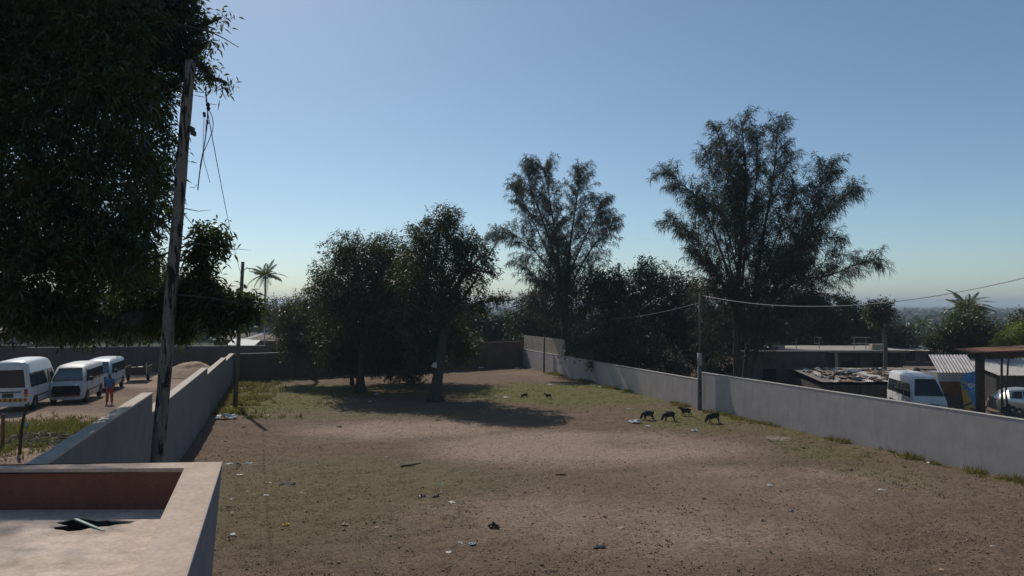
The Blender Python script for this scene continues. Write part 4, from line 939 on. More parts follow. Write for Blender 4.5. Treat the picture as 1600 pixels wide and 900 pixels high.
fb = thing('flat_roof_house', 'long dark unfinished house with a flat slab roof behind the wall', 'building', (xl, D1, gb))
H1 = zr_ - gb
MB().box(((xr_ - xl) / 2, 3.4, H1 / 2 - .15), (xr_ - xl - .6, 6, H1 - .3)).build('wall', M_old, fb)
MB().box(((xr_ - xl) / 2, 3.2, H1 - .09), (xr_ - xl + .5, 7.2, .18)).build('roof_slab', M_slab, fb, bevel=.02)
for f_ in (.02, .21, .55, .72, .98): MB().box(((xr_ - xl) * f_, .1, H1 / 2 - .1), (.26, .26, H1 - .18)).build('column', M_beige if f_ in (.55,) else M_old, fb)
for f_ in (.12, .4, .64, .86):
    w_ = MB().box(((xr_ - xl) * f_, .38, H1 * .52), (1.1, .08, 1.1)).build('window', M_dark, fb)
    MB().box(((xr_ - xl) * f_, .32, H1 * .52 - .6), (1.3, .2, .08)).build('sill', M_slab, w_)
zs = zr_ + .0
def roof_thing(name, label, px_, d_, cat):
    p_ = at(px_, 540, d_); return thing(name, label, cat, (p_.x, d_, zs), 0)
t = roof_thing('concrete_block', 'pale block with a worn face at the near end of the flat slab roof', 1215, 61, 'block'); MB().box((0, 0, .17), (1.05, .5, .36)).build('block', M_tan, t, bevel=.03); MB().box((-.2, -.26, .12), (.35, .03, .22)).build('worn_face', M_back, t)
t = roof_thing('concrete_block', 'wide tan block beside the umbrella-crowned tree on the slab roof', 1372, 60.6, 'block'); MB().box((0, 0, .22), (1.25, .6, .46)).build('block', M_tan, t, bevel=.03); MB().box((0, 0, .455), (1.0, .4, .03)).build('top_layer', M_slab, t)
t = roof_thing('roof_antenna', 'single thin antenna mast with one arm on the slab roof', 1244, 61, 'antenna')
MB().tube([(0, 0, -.05), (0, 0, 1.1)], .025, 5).build('mast', M_conc, t); MB().tube([(-.35, 0, .55), (.05, 0, .56)], .018, 4).build('arm', M_conc, t)
t = roof_thing('roof_antenna', 'bent goal-shaped metal frame standing on the slab roof', 1280, 61, 'antenna')
MB().tube([(0, 0, -.05), (0, 0, .95)], .028, 5).build('mast', M_conc, t); MB().tube([(0, 0, .5), (-.38, 0, .5), (-.38, 0, 1.0), (.25, 0, .98)], .022, 4).build('loop', M_conc, t); MB().tube([(.28, 0, .45), (.28, 0, .72)], .02, 4).build('stub', M_conc, t)
t = roof_thing('roof_rail_frame', 'wide rectangular rail frame on two legs standing on the slab roof', 1345, 60.8, 'rail frame')
for x_ in (-.55, .42): MB().tube([(x_, 0, -.05), (x_, 0, 1.05)], .03, 5).build('leg', M_conc, t)
for z_ in (.5, 1.0): MB().tube([(-.75, 0, z_ - .05), (-.7, 0, z_), (.75, 0, z_ - .02), (.85, 0, z_ - .12)], .028, 5).build('rail', M_conc, t)
# low annexe in front, left of the rubble roof
p0_ = at(1165, 560, 52); p1_ = at(1290, 560, 52)
an = thing('low_annexe', 'low dark cement annexe under the tall casuarina', 'building', (p0_.x, 52, -1.2))
w_ = p1_.x - p0_.x; MB().box((w_ / 2, .6, 1.7), (w_, 1.2, 3.4)).build('wall', M_old, an); MB().box((w_ / 2, .6, 3.43), (w_ + .3, 1.5, .08)).build('roof_slab', M_old, an)
MB().box((w_ * .3, -.03, 1.3), (.9, .08, 1.9)).build('door', M_dark, an); MB().box((w_ * .7, -.03, 1.6), (.9, .08, .9)).build('window', M_dark, an)
# shack with junk-weighted sheet roof
xa, xb = at(1283, 600, 46.5).x, at(1500, 600, 46.5).x
zf_, zb_ = at(1300, 597, 46.5).z, at(1300, 576, 52).z
sh = thing('sheet_roof_shack', 'low shack roofed with grey and rusty corrugated sheets beside the minibus', 'shack', (xa, 46.5, -1.2))
MB().box(((xb - xa) / 2, 2.9, (zf_ + 1.2) / 2 - .1), (xb - xa - .4, 5.4, zf_ + 1.2 - .2)).build('wall', M_old, sh)
for i in range(5): MB().box(((xb - xa) * (i + .5) / 5, .14, (zf_ + 1.2) / 2 - .1), (.12, .12, zf_ + 1.0)).build('post', M_wood2, sh)
M_dgrey = rough_mat('grimy_sheet', (.15, .135, .12), (.24, .215, .19), 3, .85)
ns = 13
for i in range(ns):
    x0 = (xb - xa) * i / ns; j_ = random.uniform(-.25, .15); mm = (M_dgrey, M_grey, M_rsheet, M_dgrey, M_zinc)[i % 5]
    rot = random.uniform(-.12, .12)
    mb = corr(MB(), (x0 - .05, j_, zf_ + 1.2 + random.uniform(0, .06)), (rot, 5.6, zb_ - zf_ + random.uniform(-.03, .05)), ((xb - xa) / ns + .12, .02, random.uniform(-.02, .02)), 6, .03)
    mb.build('roof_sheet', mm, sh, smooth=True)
slope_ = (zb_ - zf_) / 5.6
for i in range(110):
    f_ = random.uniform(.0, .98); yy = random.uniform(.1, 4.6); sx = random.uniform(.14, .42)
    p_ = Vector((xa + (xb - xa) * f_, 46.5 + yy, zf_ + slope_ * yy + .1)); kind = i % 4
    mb = MB(); n_ = 7
    if kind in (0, 3):
        V_ = []
        for zz, rr_ in ((-.06, .7), (.0, 1), (.1, .85), (.16, .4)):
            V_.append([(sx * .6 * rr_ * math.cos(q_ * 2 * math.pi / n_) * random.uniform(.8, 1.2), sx * .45 * rr_ * math.sin(q_ * 2 * math.pi / n_) * random.uniform(.8, 1.2), zz * sx * 3) for q_ in range(n_)])
        mb.rings(V_); nm, lb, ct, mm = 'stone', 'loose stone weighing down the sheet roof of the low shack', 'stone', (M_grey, M_old)[i % 2]
    elif kind == 1:
        mb.box((0, 0, .03), (sx * 3, .12, .05), Matrix.Rotation(random.uniform(0, 3), 3, 'Z') @ Matrix.Rotation(random.uniform(-.1, .1), 3, 'Y')); nm, lb, ct, mm = 'plank', 'loose plank thrown on the sheet roof of the low shack', 'plank', (M_wood, M_rsheet)[i % 2]
    else:
        a_ = random.uniform(0, 3); u_ = Vector((math.cos(a_), math.sin(a_), random.uniform(-.1, .25))) * sx * 2.4; v_ = Vector((-math.sin(a_), math.cos(a_), random.uniform(0, .3))) * sx * 1.6
        corr(mb, -(u_ + v_) / 2 + Vector((0, 0, .06)), u_, v_, 4, .02); nm, lb, ct, mm = 'scrap_sheet', 'bent metal scrap lying on the sheet roof of the low shack', 'metal scrap', (M_grey, M_rsheet, M_dgrey)[i % 3]
    o = mb.build(nm, mm); o.location = p_; lb = lb.replace('on the sheet roof of the low shack', '').replace('the sheet roof of the low shack', '').strip() + (' ' if 'down' not in lb else ' ')
    lb += ('the front edge' if yy < 1.5 else 'the middle' if yy < 3.2 else 'the rear') + ' of the sheet-roofed shack ' + ('by the annexe' if f_ < .33 else 'below the rail frame' if f_ < .55 else 'by the minibus'); lb = lb.replace('thrown the', 'thrown on the').replace('lying the', 'lying on the')
    tag(o, lb, ct, 'scraps weighing down the shack roof')
# kiosk
kd = 43.5; kx0, kx1 = at(1466, 600, kd).x, at(1512, 600, kd).x; kz = -.6
kt = at(1480, 582, kd).z - kz; kr = at(1480, 558, kd + 1.5).z - kz
ks = thing('kiosk', 'small kiosk with ribbed zinc roof and painted blue side panel', 'kiosk', (kx0, kd, kz))
kw = kx1 - kx0 + .25
MB().box((kw / 2, .65, kt / 2), (kw, 1.2, kt)).build('wall', M_zinc, ks)
MB().box((kw / 2 - .2, -.03, kt * .53), (kw - .3, .08, .95)).build('rusty_counter', M_rust, ks)
MB().box((kw / 2 - .2, -.06, kt * .78), (kw - .35, .1, .06)).build('shelf_edge', M_zinc, ks)
MB().box((kw / 2 - .2, -.02, .5), (kw - .4, .06, .8)).build('base_boards', M_wood2, ks)
for i in range(4):
    w_ = (kw + .3) / 4
    corr(MB(), (-.15 + w_ * i, -.3, kt + .02), (.5, 1.9, (kr - kt) * 1.15), (w_ + .04, 0, .004 * (i % 2)), 3, .026).build('roof_sheet', M_zinc, ks, smooth=False)
m = mat('painted_mural', (.06, .17, .36), .6); k = NT(m); v = k.coord()
n1 = k.noise(1.6, v, 5, .6, .5); n2 = k.noise(4, v, 4, .6, .4)
col = k.ramp(n1, (.3, (.04, .13, .30)), (.5, (.08, .23, .46)), (.58, (.10, .28, .5)), (.66, (.30, .42, .52)))
sepx = k.n('ShaderNodeSeparateXYZ'); k.l(v, sepx.inputs[0])
yl = k.math('ADD', k.math('MULTIPLY', sepx.outputs[0], -1.4), k.math('MULTIPLY', n2, 1.6))
yl = k.math('SUBTRACT', yl, k.math('MULTIPLY', sepx.outputs[2], .22))
col = k.mix(k.ramp(yl, (.1, (0, 0, 0)), (.2, (1, 1, 1))), col, (.5, .33, .06))
k.color(col)
# the slanting painted panel at the kiosk corner
pd = kd - 1.2
q = [at(1508, 646, pd), at(1537, 648, pd - .5), at(1525, 580, pd + .2), at(1499, 586, pd + .7)]
nq = (q[1] - q[0]).cross(q[3] - q[0]).normalized() * -.06
o0 = Vector((kx0, kd, kz)); lo0 = q[0] + (q[0] - q[3]) * .06; lo1 = q[1] + (q[1] - q[2]) * .05
mp = thing('mural_panel', 'tall leaning board painted blue and yellow with a white ball', 'panel', lo0)
bq = [lo0, lo1, q[2], q[3]]
MB().hexa([p_ - lo0 for p_ in bq], [p_ - lo0 - nq for p_ in bq]).build('board', m, mp)
c_ = q[3].lerp(q[2], .45).lerp(q[0].lerp(q[1], .45), .3) - lo0 + (nq * .05 if nq.y < 0 else -nq * 1.05)
u_ = (q[1] - q[0]).normalized(); v_ = (q[3] - q[0]).normalized(); nn = Vector((0, -.14, 0))
ball = MB(); ball.v = [tuple(c_ + nn + (u_ * math.cos(a_) + v_ * math.sin(a_)) * .13) for a_ in np.linspace(0, 2 * math.pi, 17)[:-1]]; ball.f = [tuple(range(16))]; ball.build('painted_ball', mat('white_paint', (.6, .62, .65), .7), mp)
ball = MB(); ball.v = [tuple(c_ + nn * 1.2 + (u_ * math.cos(a_) + v_ * math.sin(a_)) * .045) for a_ in np.linspace(0, 2 * math.pi, 6)[:-1]]; ball.f = [tuple(range(5))]; ball.build('ball_patch', M_dark, mp)
# canopy
cd = 33.0; p_ = at(1500, 550, cd); pz = at(1534, 650, cd)
cn = thing('rusty_canopy', 'rusty flat canopy on a thick dark post above the silver car', 'canopy', (pz.x, cd, -.5))
zc = p_.z + .5
MB().hexa([Vector(v_) for v_ in ((-.45, -.2, zc - .05), (5.5, -1.0, zc + .25), (5.5, .9, zc + .3), (-.45, 1.3, zc + .03))], [Vector(v_) for v_ in ((-.45, -.2, zc + .0), (5.5, -1.0, zc + .32), (5.5, .9, zc + .37), (-.45, 1.3, zc + .08))]).build('roof', M_rust, cn)
MB().hexa([Vector(v_) for v_ in ((-.2, -.12, zc - .3), (5.4, -.85, zc - .05), (5.4, -.7, zc - .05), (-.2, .02, zc - .3))], [Vector(v_) for v_ in ((-.2, -.12, zc - .02), (5.4, -.85, zc + .24), (5.4, -.7, zc + .24), (-.2, .02, zc - .02))]).build('beam', M_iron, cn)
for x_, y_, r_ in ((-.05, .0, .19), (1.45, .8, .05), (2.6, .5, .06)): MB().tube([(x_, y_, -.2), (x_, y_, zc - .04)], r_, 9).build('post', M_iron, cn, smooth=True)
# dark lean-to further right
p_ = at(1560, 600, 50); ln_ = thing('lean_to_shed', 'low grey-roofed shed standing behind the silver car', 'shed', (p_.x, 50, -1.2))
MB().box((3, 2, 1.0), (6, 3.6, 2.0)).build('wall', M_old, ln_)
for i in range(6): corr(MB(), (-.2 + i * 1.05, -.4, 2.0), (0, 4.6, .75), (1.1, 0, 0), 6, .03).build('roof_sheet', M_grey if i % 2 else M_zinc, ln_, smooth=True)
sc_ = thing('scrap_pile', 'dark pile of scrap metal and branches behind the wall below the canopy', 'scrap pile', (pz.x + .8, 34, -.55))
heap = MB()
for i in range(60):
    a_ = Vector((random.uniform(-.6, 4), random.uniform(-.4, 2.2), random.uniform(.2, 1.3))); dr = Vector(unit(1)[0]) * random.uniform(.2, .7); dr.z *= .4
    heap.tube([a_ - dr, a_ + dr], random.uniform(.02, .06), 5)
heap.build('scrap', M_iron, sc_)['kind'] = 'stuff'
hb = MB(); n_ = 12
hb.rings([[(1.7 + 2.4 * r_ * math.cos(i * 2 * math.pi / n_), .9 + 1.3 * r_ * math.sin(i * 2 * math.pi / n_), z_) for i in range(n_)] for z_, r_ in ((-.1, 1.1), (.5, .95), (.9, .6), (1.05, .2))]).build('core', M_iron, sc_)
# ------------------------------------------------------------------ houses beyond the left and rear walls
def house(label, px0, px1, py_eave, py_ridge, d, depth, wm, rm, gz0=-.6, roof='mono', sheets=8):
    a_, b_ = at(px0, py_eave, d), at(px1, py_eave, d); t = thing('low_house', label, 'house', (a_.x, d, gz0)); w_ = b_.x - a_.x
    h0 = a_.z - gz0; h1 = at(px0, py_ridge, d + depth).z - gz0
    MB().hexa([Vector(v_) for v_ in ((0, 0, -.2), (w_, 0, -.2), (w_, depth, -.2), (0, depth, -.2))], [Vector(v_) for v_ in ((0, 0, h0 - .03), (w_, 0, h0 - .03), (w_, depth, h1 - .03), (0, depth, h1 - .03))]).build('wall', wm, t)
    for i in range(sheets): corr(MB(), (-.2 + (w_ + .4) * i / sheets, -.4, h0 + .03 - .4 * (h1 - h0) / depth + random.uniform(0, .03)), (0, depth + .7, (h1 - h0) * (1 + .7 / depth)), ((w_ + .4) / sheets + .05, 0, 0), 5, .03).build('roof_sheet', rm[i % len(rm)], t, smooth=True)
    for f_ in (.25, .7):
        wn_ = MB().box((w_ * f_, -.03, h0 * .55), (.9, .08, .9)).build('window', M_dark, t); MB().box((w_ * f_, -.06, h0 * .55 - .5), (1.1, .16, .08)).build('sill', M_slab, wn_)
    return t
house('long low house with pale roof edges behind the stepped wall corner', 335, 460, 531, 521, 84, 7, M_back, [M_dgrey, M_rsheet, M_dgrey, M_old, M_grey], sheets=12)
house('low brown house just behind the rear wall by the palm', 410, 500, 533, 523, 74, 6, M_back, [M_old, M_rsheet], sheets=8)
house('grey house behind the yard wall past the high-roof minibus', -40, 42, 520, 508, 74, 7, M_wall, [M_dgrey, M_rsheet], sheets=8)
house('low tin-roofed house far behind the smoky trees', 1405, 1475, 548, 540, 76, 6, M_old, [M_rsheet, M_zinc], sheets=6)
aw = thing('sheet_awning', 'bright white sheet awning on posts behind the end of the stepped wall', 'awning', (at(356, 540, 62).x, 62, 0))
a0, a1, a2, a3 = (at(354, 539, 62), at(397, 540, 62), at(407, 532, 64.5), at(366, 529, 64.5))
ao = aw.location
for i in range(3):
    f0, f1 = i / 3, (i + 1) / 3 + .01
    corr(MB(), a0.lerp(a1, f0) - ao, a3.lerp(a2, f0) - a0.lerp(a1, f0), a0.lerp(a1, f1) - a0.lerp(a1, f0), 4, .02).build('sheet', mat('white_sheet', (.62, .6, .57), .5) if i == 0 else bpy.data.materials['white_sheet'], aw, smooth=True)
for p_ in (a0, a1, a2, a3): MB().tube([(p_.x - ao.x, p_.y - ao.y, -.3), (p_.x - ao.x, p_.y - ao.y, p_.z)], .05, 6).build('post', M_wood2, aw)
wp = at(413, 552, 66); wpt = thing('white_post', 'thin white post rising behind the field end wall below the palm', 'post', (wp.x, 66, 0))
MB().tube([(0, 0, -.3), (0, 0, at(413, 513, 66).z)], .05, 6).build('shaft', mat('faded_white', (.5, .5, .5), .7), wpt); MB().tube([(0, 0, at(413, 513, 66).z - .02), (0, 0, at(413, 513, 66).z + .06)], .07, 6).build('cap', M_conc, wpt)
tw_ = at(967, 412, 150); tt = thing('phone_mast', 'small white mast top showing above the dark round tree', 'mast', (tw_.x, 150, gz(tw_.x, 150)))
MB().tube([(0, 0, -.3), (0, 0, tw_.z - tt.location.z)], [.25, .15], 6).build('pole', M_conc, tt); MB().box((0, 0, tw_.z - tt.location.z - .5), (.55, .5, 1.3)).build('antenna_box', bpy.data.materials['faded_white'], tt, bevel=.05)

# ------------------------------------------------------------------ yard details: sand mound, fence posts, rubbish heap
mp_ = on(298, 588); mx = 2.4
n_ = 40; g1 = np.linspace(-1, 1, n_); GX, GY = np.meshgrid(g1, g1); rr_ = np.sqrt(GX ** 2 + GY ** 2)
hz = 1.35 * np.clip(1 - rr_, -.15, 1) ** 1 * (.75 + .5 * fbm(GX * 3 + 5, GY * 3, 8)) ; hz = np.where(rr_ > 1, -.15, hz)
ii = np.arange(n_ * n_).reshape(n_, n_); Fm = np.stack([ii[:-1, :-1], ii[:-1, 1:], ii[1:, 1:], ii[1:, :-1]], -1).reshape(-1, 4)
so_ = np_mesh('sand_mound', np.stack([GX.ravel() * mx * 1.15, GY.ravel() * mx, hz.ravel() - .02], -1), Fm, rough_mat('heaped_sand', (.36, .25, .17), (.46, .33, .23), 3, .95, .5, .03), smooth=True)
so_.location = (mp_.x, mp_.y, mp_.z); tag(so_, 'heap of tan building sand against the dark yard wall', 'sand heap')
f0 = on(30, 709); f1 = on(4, 700)
t = thing('fence_post', 'dark leaning iron fence post beside the rubbish heap', 'post', f0)
MB().tube([(0, 0, -.2), (.06, 0, .8), (.2, 0, 1.62)], [.05, .05, .045], 7).build('shaft', M_iron, t); MB().tube([(.2, 0, 1.6), (.2, .02, 1.68)], [.06, .05], 6).build('cap', M_iron, t)
t = thing('fence_post', 'short rusty fence post joined by a rail to the leaning one', 'post', f1)
MB().tube([(0, 0, -.2), (0, 0, 1.2)], [.06, .055], 7).build('shaft', M_rust, t); r_e = f0 + Vector((.08, 0, 1.0)) - f1; MB().tube([(0, 0, .98), r_e * .5 + Vector((0, 0, .46)), r_e], .018, 5).build('rail', M_rust, t)
hp = on(62, 690); heap = thing('rubbish_heap', 'heap of pale twigs and rubbish beside the fence posts', 'rubbish heap', hp)
tw1, tw2 = MB(), MB()
for i in range(330):
    a_ = random.uniform(0, 6.28); r_ = math.sqrt(random.random()); c_ = Vector((1.7 * r_ * math.cos(a_), 1.1 * r_ * math.sin(a_), random.uniform(0, .34) * (1.1 - r_) + .03))
    dr = Vector(unit(1)[0]) * random.uniform(.1, .35); dr.z *= .35; (tw1 if i % 3 else tw2).tube([c_ - dr, c_ + Vector(unit(1)[0]) * .04, c_ + dr], [.012, .014, .006], 4)
tw1.build('pale_twigs', rough_mat('pale_twig', (.34, .29, .25), (.45, .4, .36), 6), heap); tw2.build('dark_twigs', M_bark, heap)

# ------------------------------------------------------------------ litter on the field
def crumple(name, sx, sy, h, m, n=7):
    mb = MB(); ph = [random.uniform(0, 6) for _ in range(4)]
    for j in range(n):
        for i in range(n):
            u_, v_ = i / (n - 1) - .5, j / (n - 1) - .5
            mb.v.append((sx * (u_ + random.uniform(-.07, .07)), sy * (v_ + random.uniform(-.07, .07)), .012 + h * (.5 + .5 * math.sin(7 * u_ + ph[0]) * math.cos(6 * v_ + ph[1])) * (1 - 2 * max(abs(u_), abs(v_)) * .8) + random.uniform(0, h * .35)))
    for j in range(n - 1):
        for i in range(n - 1): a_ = j * n + i; mb.f.append((a_, a_ + 1, a_ + n + 1, a_ + n))
    return mb.mesh(name, m)
Lm = {'white': mat('white_plastic_scrap', (.62, .62, .6), .6), 'black': mat('black_plastic_scrap', (.012, .012, .013), .5), 'yellow': mat('yellow_wrapper', (.6, .36, .03), .5), 'teal': mat('teal_scrap', (.05, .35, .28), .5), 'tan': mat('tan_card_scrap', (.45, .34, .22), .9), 'blue': mat('blue_scrap', (.04, .05, .065), .8)}
LI = {('white'): 'small white plastic scrap littering the dirt field', 'black': 'small black plastic scrap littering the dirt field', 'tan': 'small tan cardboard scrap littering the dirt field'}
items = [(358, 725, 'white', .2), (388, 725, 'white', .22), (371, 727, 'black', .22), (374, 742, 'white', .18), (362, 780, 'white', .12), (396, 773, 'white', .08), (416, 774, 'white', .14), (386, 768, 'white', .07), (363, 801, 'white', .08), (364, 835, 'white', .15),
         (539, 820, 'tan', .16), (538, 829, 'tan', .14), (706, 785, 'white', .19), (659, 776, 'black', .2), (682, 776, 'black', .2), (690, 769, 'black', .12), (719, 849, 'white', .14), (738, 851, 'white', .15), (700, 863, 'white', .16), (420, 755, 'tan', .22), (518, 879, 'tan', .12), (589, 824, 'tan', .12), (416, 650, 'white', .25), (471, 770, 'white', .08),
         (970, 825, 'tan', .16), (1203, 759, 'white', .16), (1192, 815, 'black', .16), (1237, 799, 'black', .18), (944, 809, 'black', .14), (1085, 674, 'white', .28), (1012, 666, 'white', .22), (1078, 847, 'tan', .1), (967, 675, 'white', .14), (1378, 766, 'white', .22), (1551, 854, 'white', .1), (1414, 768, 'tan', .14), (1471, 890, 'tan', .1),
         (1451, 724, 'white', .14), (752, 576, 'white', .5), (808, 576, 'white', .45), (588, 617, 'white', .35), (578, 628, 'white', .2), (790, 621, 'white', .35), (1040, 618, 'white', .25), (982, 640, 'white', .2), (936, 605, 'white', .3), (900, 592, 'white', .4), (860, 602, 'white', .3), (1255, 700, 'black', .2), (1330, 735, 'black', .16), (1100, 780, 'black', .12), (433, 696, 'black', .2), (498, 700, 'black', .18), (530, 668, 'black', .25), (605, 714, 'black', .2), (545, 780, 'black', .1), (820, 770, 'black', .12), (985, 742, 'black', .12), (1060, 775, 'black', .1), (345, 748, 'tan', .12), (640, 660, 'tan', .2), (350, 690, 'tan', .2), (380, 668, 'tan', .2)]
def where(p_, px_, py_):
    rl = float(right_line(p_.y)); ll = float(left_line(p_.y))
    if rl - p_.x < 2.2: return 'near the foot of the long grey wall'
    if p_.y > 55: return 'at the far end of the field by the brown rear wall'
    if p_.y > 40: return 'in the grass beyond the tiny kids' if p_.x > 1 else 'on the ground around the shade trees'
    if p_.y > 33 and p_.x > 4: return 'on the ground around the grazing goats'
    if p_.y > 28 and p_.x < -2: return 'between the thin pole and the tree shadows'
    if p_.x < -6.5: return 'on the dirt beside the flat roof corner'
    if p_.x < -1.5: return 'on the olive ground around the yellow wrapper'
    if p_.x < 1.2 and p_.y < 22: return 'on bare dirt around the black plastic bag'
    return 'on the wide bare dirt between the black bag and grey wall'
var = {c_: [crumple('scrap', 1, .8, .25 + .2 * q_, Lm[c_]) for q_ in range(3)] for c_ in ('white', 'black', 'tan')}
for i, (px_, py_, c_, s_) in enumerate(items):
    p_ = on(px_, py_); o = bpy.data.objects.new({'white': 'plastic_scrap', 'black': 'plastic_scrap', 'tan': 'cardboard_scrap'}[c_], var[c_][i % 3]); C.objects.link(o)
    o.location = p_ + Vector((0, 0, .0)); o.scale = (s_, s_, s_ * .8); o.rotation_euler = (0, 0, random.uniform(0, 6.28)); tag(o, LI[c_].split(' littering')[0].split(' lying')[0] + ' ' + where(p_, px_, py_), 'litter', c_ + ' scraps littering the field')
def single(name, label, px_, py_, c_, sx, sy, h, cat='litter', n=9):
    o = bpy.data.objects.new(name, crumple(name, sx, sy, h, Lm[c_], n)); C.objects.link(o); o.location = on(px_, py_); o.rotation_euler = (0, 0, random.uniform(-.4, .4)); return tag(o, label, cat)
single('plastic_bag', 'long crumpled white plastic bag lying by the foot of the thin pole', 354, 655, 'white', 1.0, .5, .35)
single('plastic_bag', 'crumpled black plastic bag lying alone on the dirt field', 771, 824, 'black', .27, .2, .12)
single('food_wrapper', 'bright yellow wrapper lying on the dirt field', 447, 821, 'yellow', .17, .13, .07)
single('plastic_scrap', 'small teal plastic scrap lying near black scraps', 689, 758, 'teal', .12, .1, .05)
single('cloth_rag', 'flat dark blue rag lying on the dirt field', 449, 757, 'blue', .45, .28, .06)
single('rubbish_clump', 'pale clump of rubbish lying near the goat with raised tail', 992, 661, 'white', .55, .4, .2)
single('plastic_sheet', 'flattened greyish plastic sheet pressed into the bare dirt', 936, 855, 'blue', .3, .14, .03)
for lab, px_, py_, pts in (('dark stick lying flat on the pale bare patch', 876, 743, [(-.18, 0, .02), (0, .02, .035), (.2, -.02, .02)]), ('short broken branch sticking up from the bare ground', 883, 661, [(-.12, 0, .3), (-.04, 0, .1), (.08, 0, -.02)]), ('forked twig lying on the olive ground', 640, 728, [(-.3, -.1, .02), (0, 0, .03), (.35, .25, .05)])):
    o = MB().tube(pts, [.025, .03, .015], 6).build('stick', M_bark); o.location = on(px_, py_); tag(o, lab, 'stick')
bt = on(42, 672); t = thing('plastic_bottle', 'pale blue plastic bottle standing in the rubbish heap', 'bottle', bt)
MB().tube([(0, 0, 0), (.01, 0, .2), (.015, 0, .25), (.02, 0, .32)], [.05, .05, .045, .018], 8).build('bottle', mat('pale_blue_plastic', (.25, .45, .6), .3), t, smooth=True); MB().tube([(.02, 0, .31), (.021, 0, .335)], .02, 8).build('cap', Lm['white'], t)

# ------------------------------------------------------------------ grass, weeds, dead leaves and clods: uncountable cover
def scatter(n, x0, x1, y0, y1, keep):
    # density falls with distance so that every part of the field shows the same fine grain
    yy = 1 / rng.uniform(1 / y1, 1 / y0, n); xx = rng.uniform(-1, 1, n) * .78 * yy + .0
    ok = (xx > x0) & (xx < x1); xx, yy = xx[ok], yy[ok]; kk = keep(xx, yy) > rng.uniform(0, 1, len(xx)); return xx[kk], yy[kk]
def infield(x_, y_): return (x_ > left_line(y_) + .06) & (x_ < right_line(y_) - .04) & ~((x_ < oc.x + .1) & (y_ < oc.y + .2))
def blades(name, xx, yy, h, per, spread, m, w=.018, lay=.5, zoff=-.01):
    n = len(xx); zz = gz_arr(xx, yy); j = np.repeat(np.arange(n), per)
    c_ = np.stack([xx[j], yy[j], zz[j] + zoff], -1); c_[:, :2] += rng.normal(0, spread, (len(j), 2))
    dr = rng.normal(size=(len(j), 3)) * lay; dr[:, 2] = np.abs(dr[:, 2]) + .35
    hh = (np.asarray(h)[j] if hasattr(h, '__len__') else h)
    dr /= np.linalg.norm(dr, axis=1)[:, None]; s_ = np.cross(dr, unit(len(j))); s_ /= np.linalg.norm(s_, axis=1)[:, None]
    ln_ = (hh * rng.uniform(.5, 1.3, len(j)))[:, None]; ww = w * rng.uniform(.6, 1.3, len(j))[:, None] * (1 + (yy[j] / 40)[:, None])
    V = np.stack([c_ - s_ * ww * .5, c_ + s_ * ww * .5, c_ + dr * ln_], 1).reshape(-1, 3)
    return np_mesh(name, V, np.arange(3 * len(j)).reshape(-1, 3), m)
def kg(x_, y_):
    s_, g_, a_, o_ = masks(x_, y_); return infield(x_, y_) * np.clip(g_ * 1.3 - .15, 0, 1)
xx, yy = scatter(60000, -22, 19, 15, 66, kg)
tag(blades('grass_cover', xx, yy, .08, 4, .05, M_grass, .02), 'short green and straw grass growing round the trees and goats', 'grass', kind='stuff')
def ko(x_, y_):
    s_, g_, a_, o_ = masks(x_, y_); return infield(x_, y_) * np.clip(.25 + .75 * o_ - .6 * s_, .05, 1)
M_straw = leaf_mat('dry_short_grass', (.15, .12, .075), (.30, .24, .155), (.22, .17, .09), .4, .9, .1)
xx, yy = scatter(120000, -14, 19, 13.5, 48, ko)
tag(blades('dry_grass_cover', xx, yy, .035, 3, .04, M_straw, .011, 1.0), 'trampled dry grass stubble covering the field', 'grass', kind='stuff')
def kl(x_, y_):
    n_ = fbm(x_ * .5, y_ * .5, 90, 3); return infield(x_, y_) * np.clip((n_ - .25) * 1.6, 0.05, 1)
xx, yy = scatter(20000, -22, 19, 13.5, 62, kl); n_ = len(xx)
dr = unit(n_); dr[:, 2] = np.abs(dr[:, 2]) * .35; zz = gz_arr(xx, yy)
fl = leaves('fallen_leaves', np.stack([xx, yy, zz + .03], -1), dr, .06, .035, M_dry, None, .1); tag(fl, 'dead leaves and twig bits scattered over the dirt field', 'fallen leaves', kind='stuff')
# clods: little tetrahedra
xx, yy = scatter(30000, -14, 19, 13.5, 50, lambda x_, y_: infield(x_, y_) * np.clip((fbm(x_ * .9, y_ * .9, 95, 4) - .42) * 5, 0.04, 1)); n_ = len(xx)
zz = gz_arr(xx, yy); r_ = .007 + .03 * rng.uniform(0, 1, n_) ** 3 ** 1.0 * (1 + .3 * (rng.uniform(0, 1, n_) > .97) * 2); c_ = np.stack([xx, yy, zz + .012], -1)
an_ = rng.uniform(0, 6.28, n_); V = [c_ + np.stack([np.cos(an_ + q_ * 2.094) * r_ * rng.uniform(.7, 1.5, n_), np.sin(an_ + q_ * 2.094) * r_, -.6 * r_], -1) for q_ in range(3)] + [c_ + np.stack([rng.normal(0, .3, n_) * r_, rng.normal(0, .3, n_) * r_, r_ * rng.uniform(.6, 1.3, n_)], -1)]
V = np.stack(V, 1).reshape(-1, 3); b_ = np.arange(n_)[:, None] * 4
Fc = np.concatenate([b_ + np.array([q_]) for q_ in ((0, 1, 3), (1, 2, 3), (2, 0, 3), (2, 1, 0))])
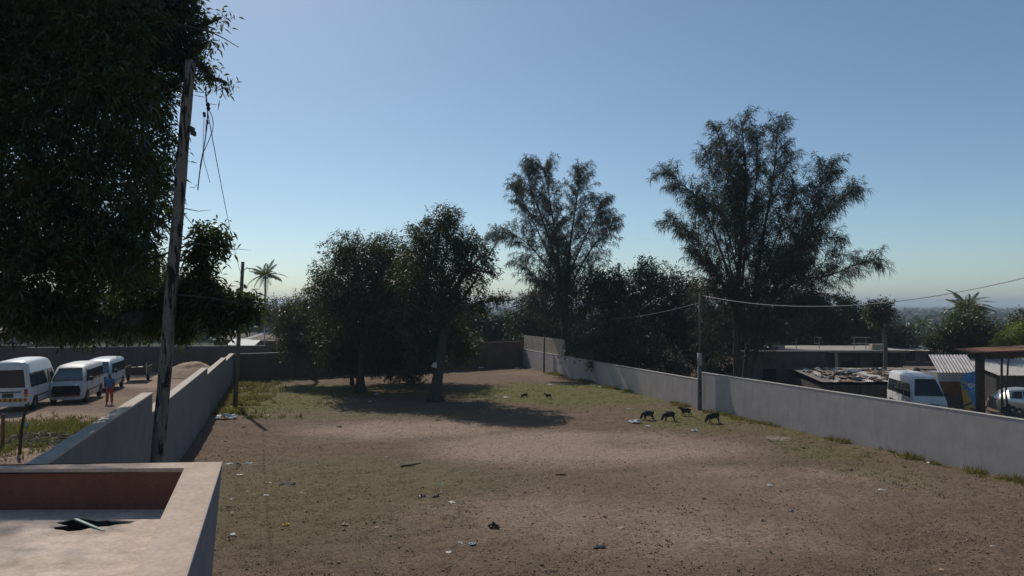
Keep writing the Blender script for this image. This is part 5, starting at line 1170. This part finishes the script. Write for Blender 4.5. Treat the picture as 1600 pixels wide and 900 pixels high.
cl = np_mesh('dirt_clods', V, Fc, rough_mat('clod_earth', (.2, .145, .105), (.34, .25, .185), 9, .95)); tag(cl, 'small clods of earth and goat droppings strewn over the field', 'clods', kind='stuff')
# weeds along the foot of the right wall and left wall
n_ = 1500; yy = rng.uniform(21, 62, n_); xx = right_line(yy) - .06 - np.abs(rng.normal(0, .3, n_)); kk = fbm(xx * .9, yy * .9, 70, 3) > .58; xx, yy = xx[kk], yy[kk]
tag(blades('wall_weeds', xx, yy, .1 + .22 * fbm(xx * 1.3, yy * 1.3, 71), 7, .07, leaf_mat('weed_leaves', (.08, .085, .03), (.16, .145, .06), (.22, .2, .05), .45, .7, .1), .025), 'tufts of green weeds along the foot of the long grey wall', 'weeds', kind='stuff')
n_ = 900; yy = rng.uniform(36, 54, n_); xx = left_line(yy) + .1 + np.abs(rng.normal(0, 1.4, n_)); kk = fbm(xx * .9, yy * .9, 73, 3) > .45; xx, yy = xx[kk], yy[kk]
tag(blades('pole_weeds', xx, yy, .28, 9, .1, bpy.data.materials['weed_leaves'], .04), 'tall green weeds around the foot of the thin pole', 'weeds', kind='stuff')
n_ = 1500; xx = rng.normal(-18.6, 1.7, n_); yy = rng.normal(28.5, 1.8, n_); kk = (xx < left_line(yy) - .5); xx, yy = xx[kk], yy[kk]
tag(blades('yard_grass', xx, yy, .24, 8, .1, M_grass, .03), 'unmown grass growing behind the rubbish heap in the yard', 'grass', kind='stuff')

# ------------------------------------------------------------------ haze in the air
hm = bpy.data.materials.new('haze'); hm.use_nodes = True; ht = hm.node_tree
for n_ in list(ht.nodes):
    if n_.type == 'BSDF_PRINCIPLED': ht.nodes.remove(n_)
pv = ht.nodes.new('ShaderNodeVolumePrincipled'); pv.inputs['Color'].default_value = (.74, .85, .97, 1); pv.inputs['Density'].default_value = .00045; pv.inputs['Anisotropy'].default_value = 0
ht.links.new(pv.outputs[0], ht.nodes['Material Output'].inputs['Volume'])
hz_ = MB().box((0, 2950, 9), (8400, 6300, 40)).build('haze', hm); tag(hz_, kind='stuff')
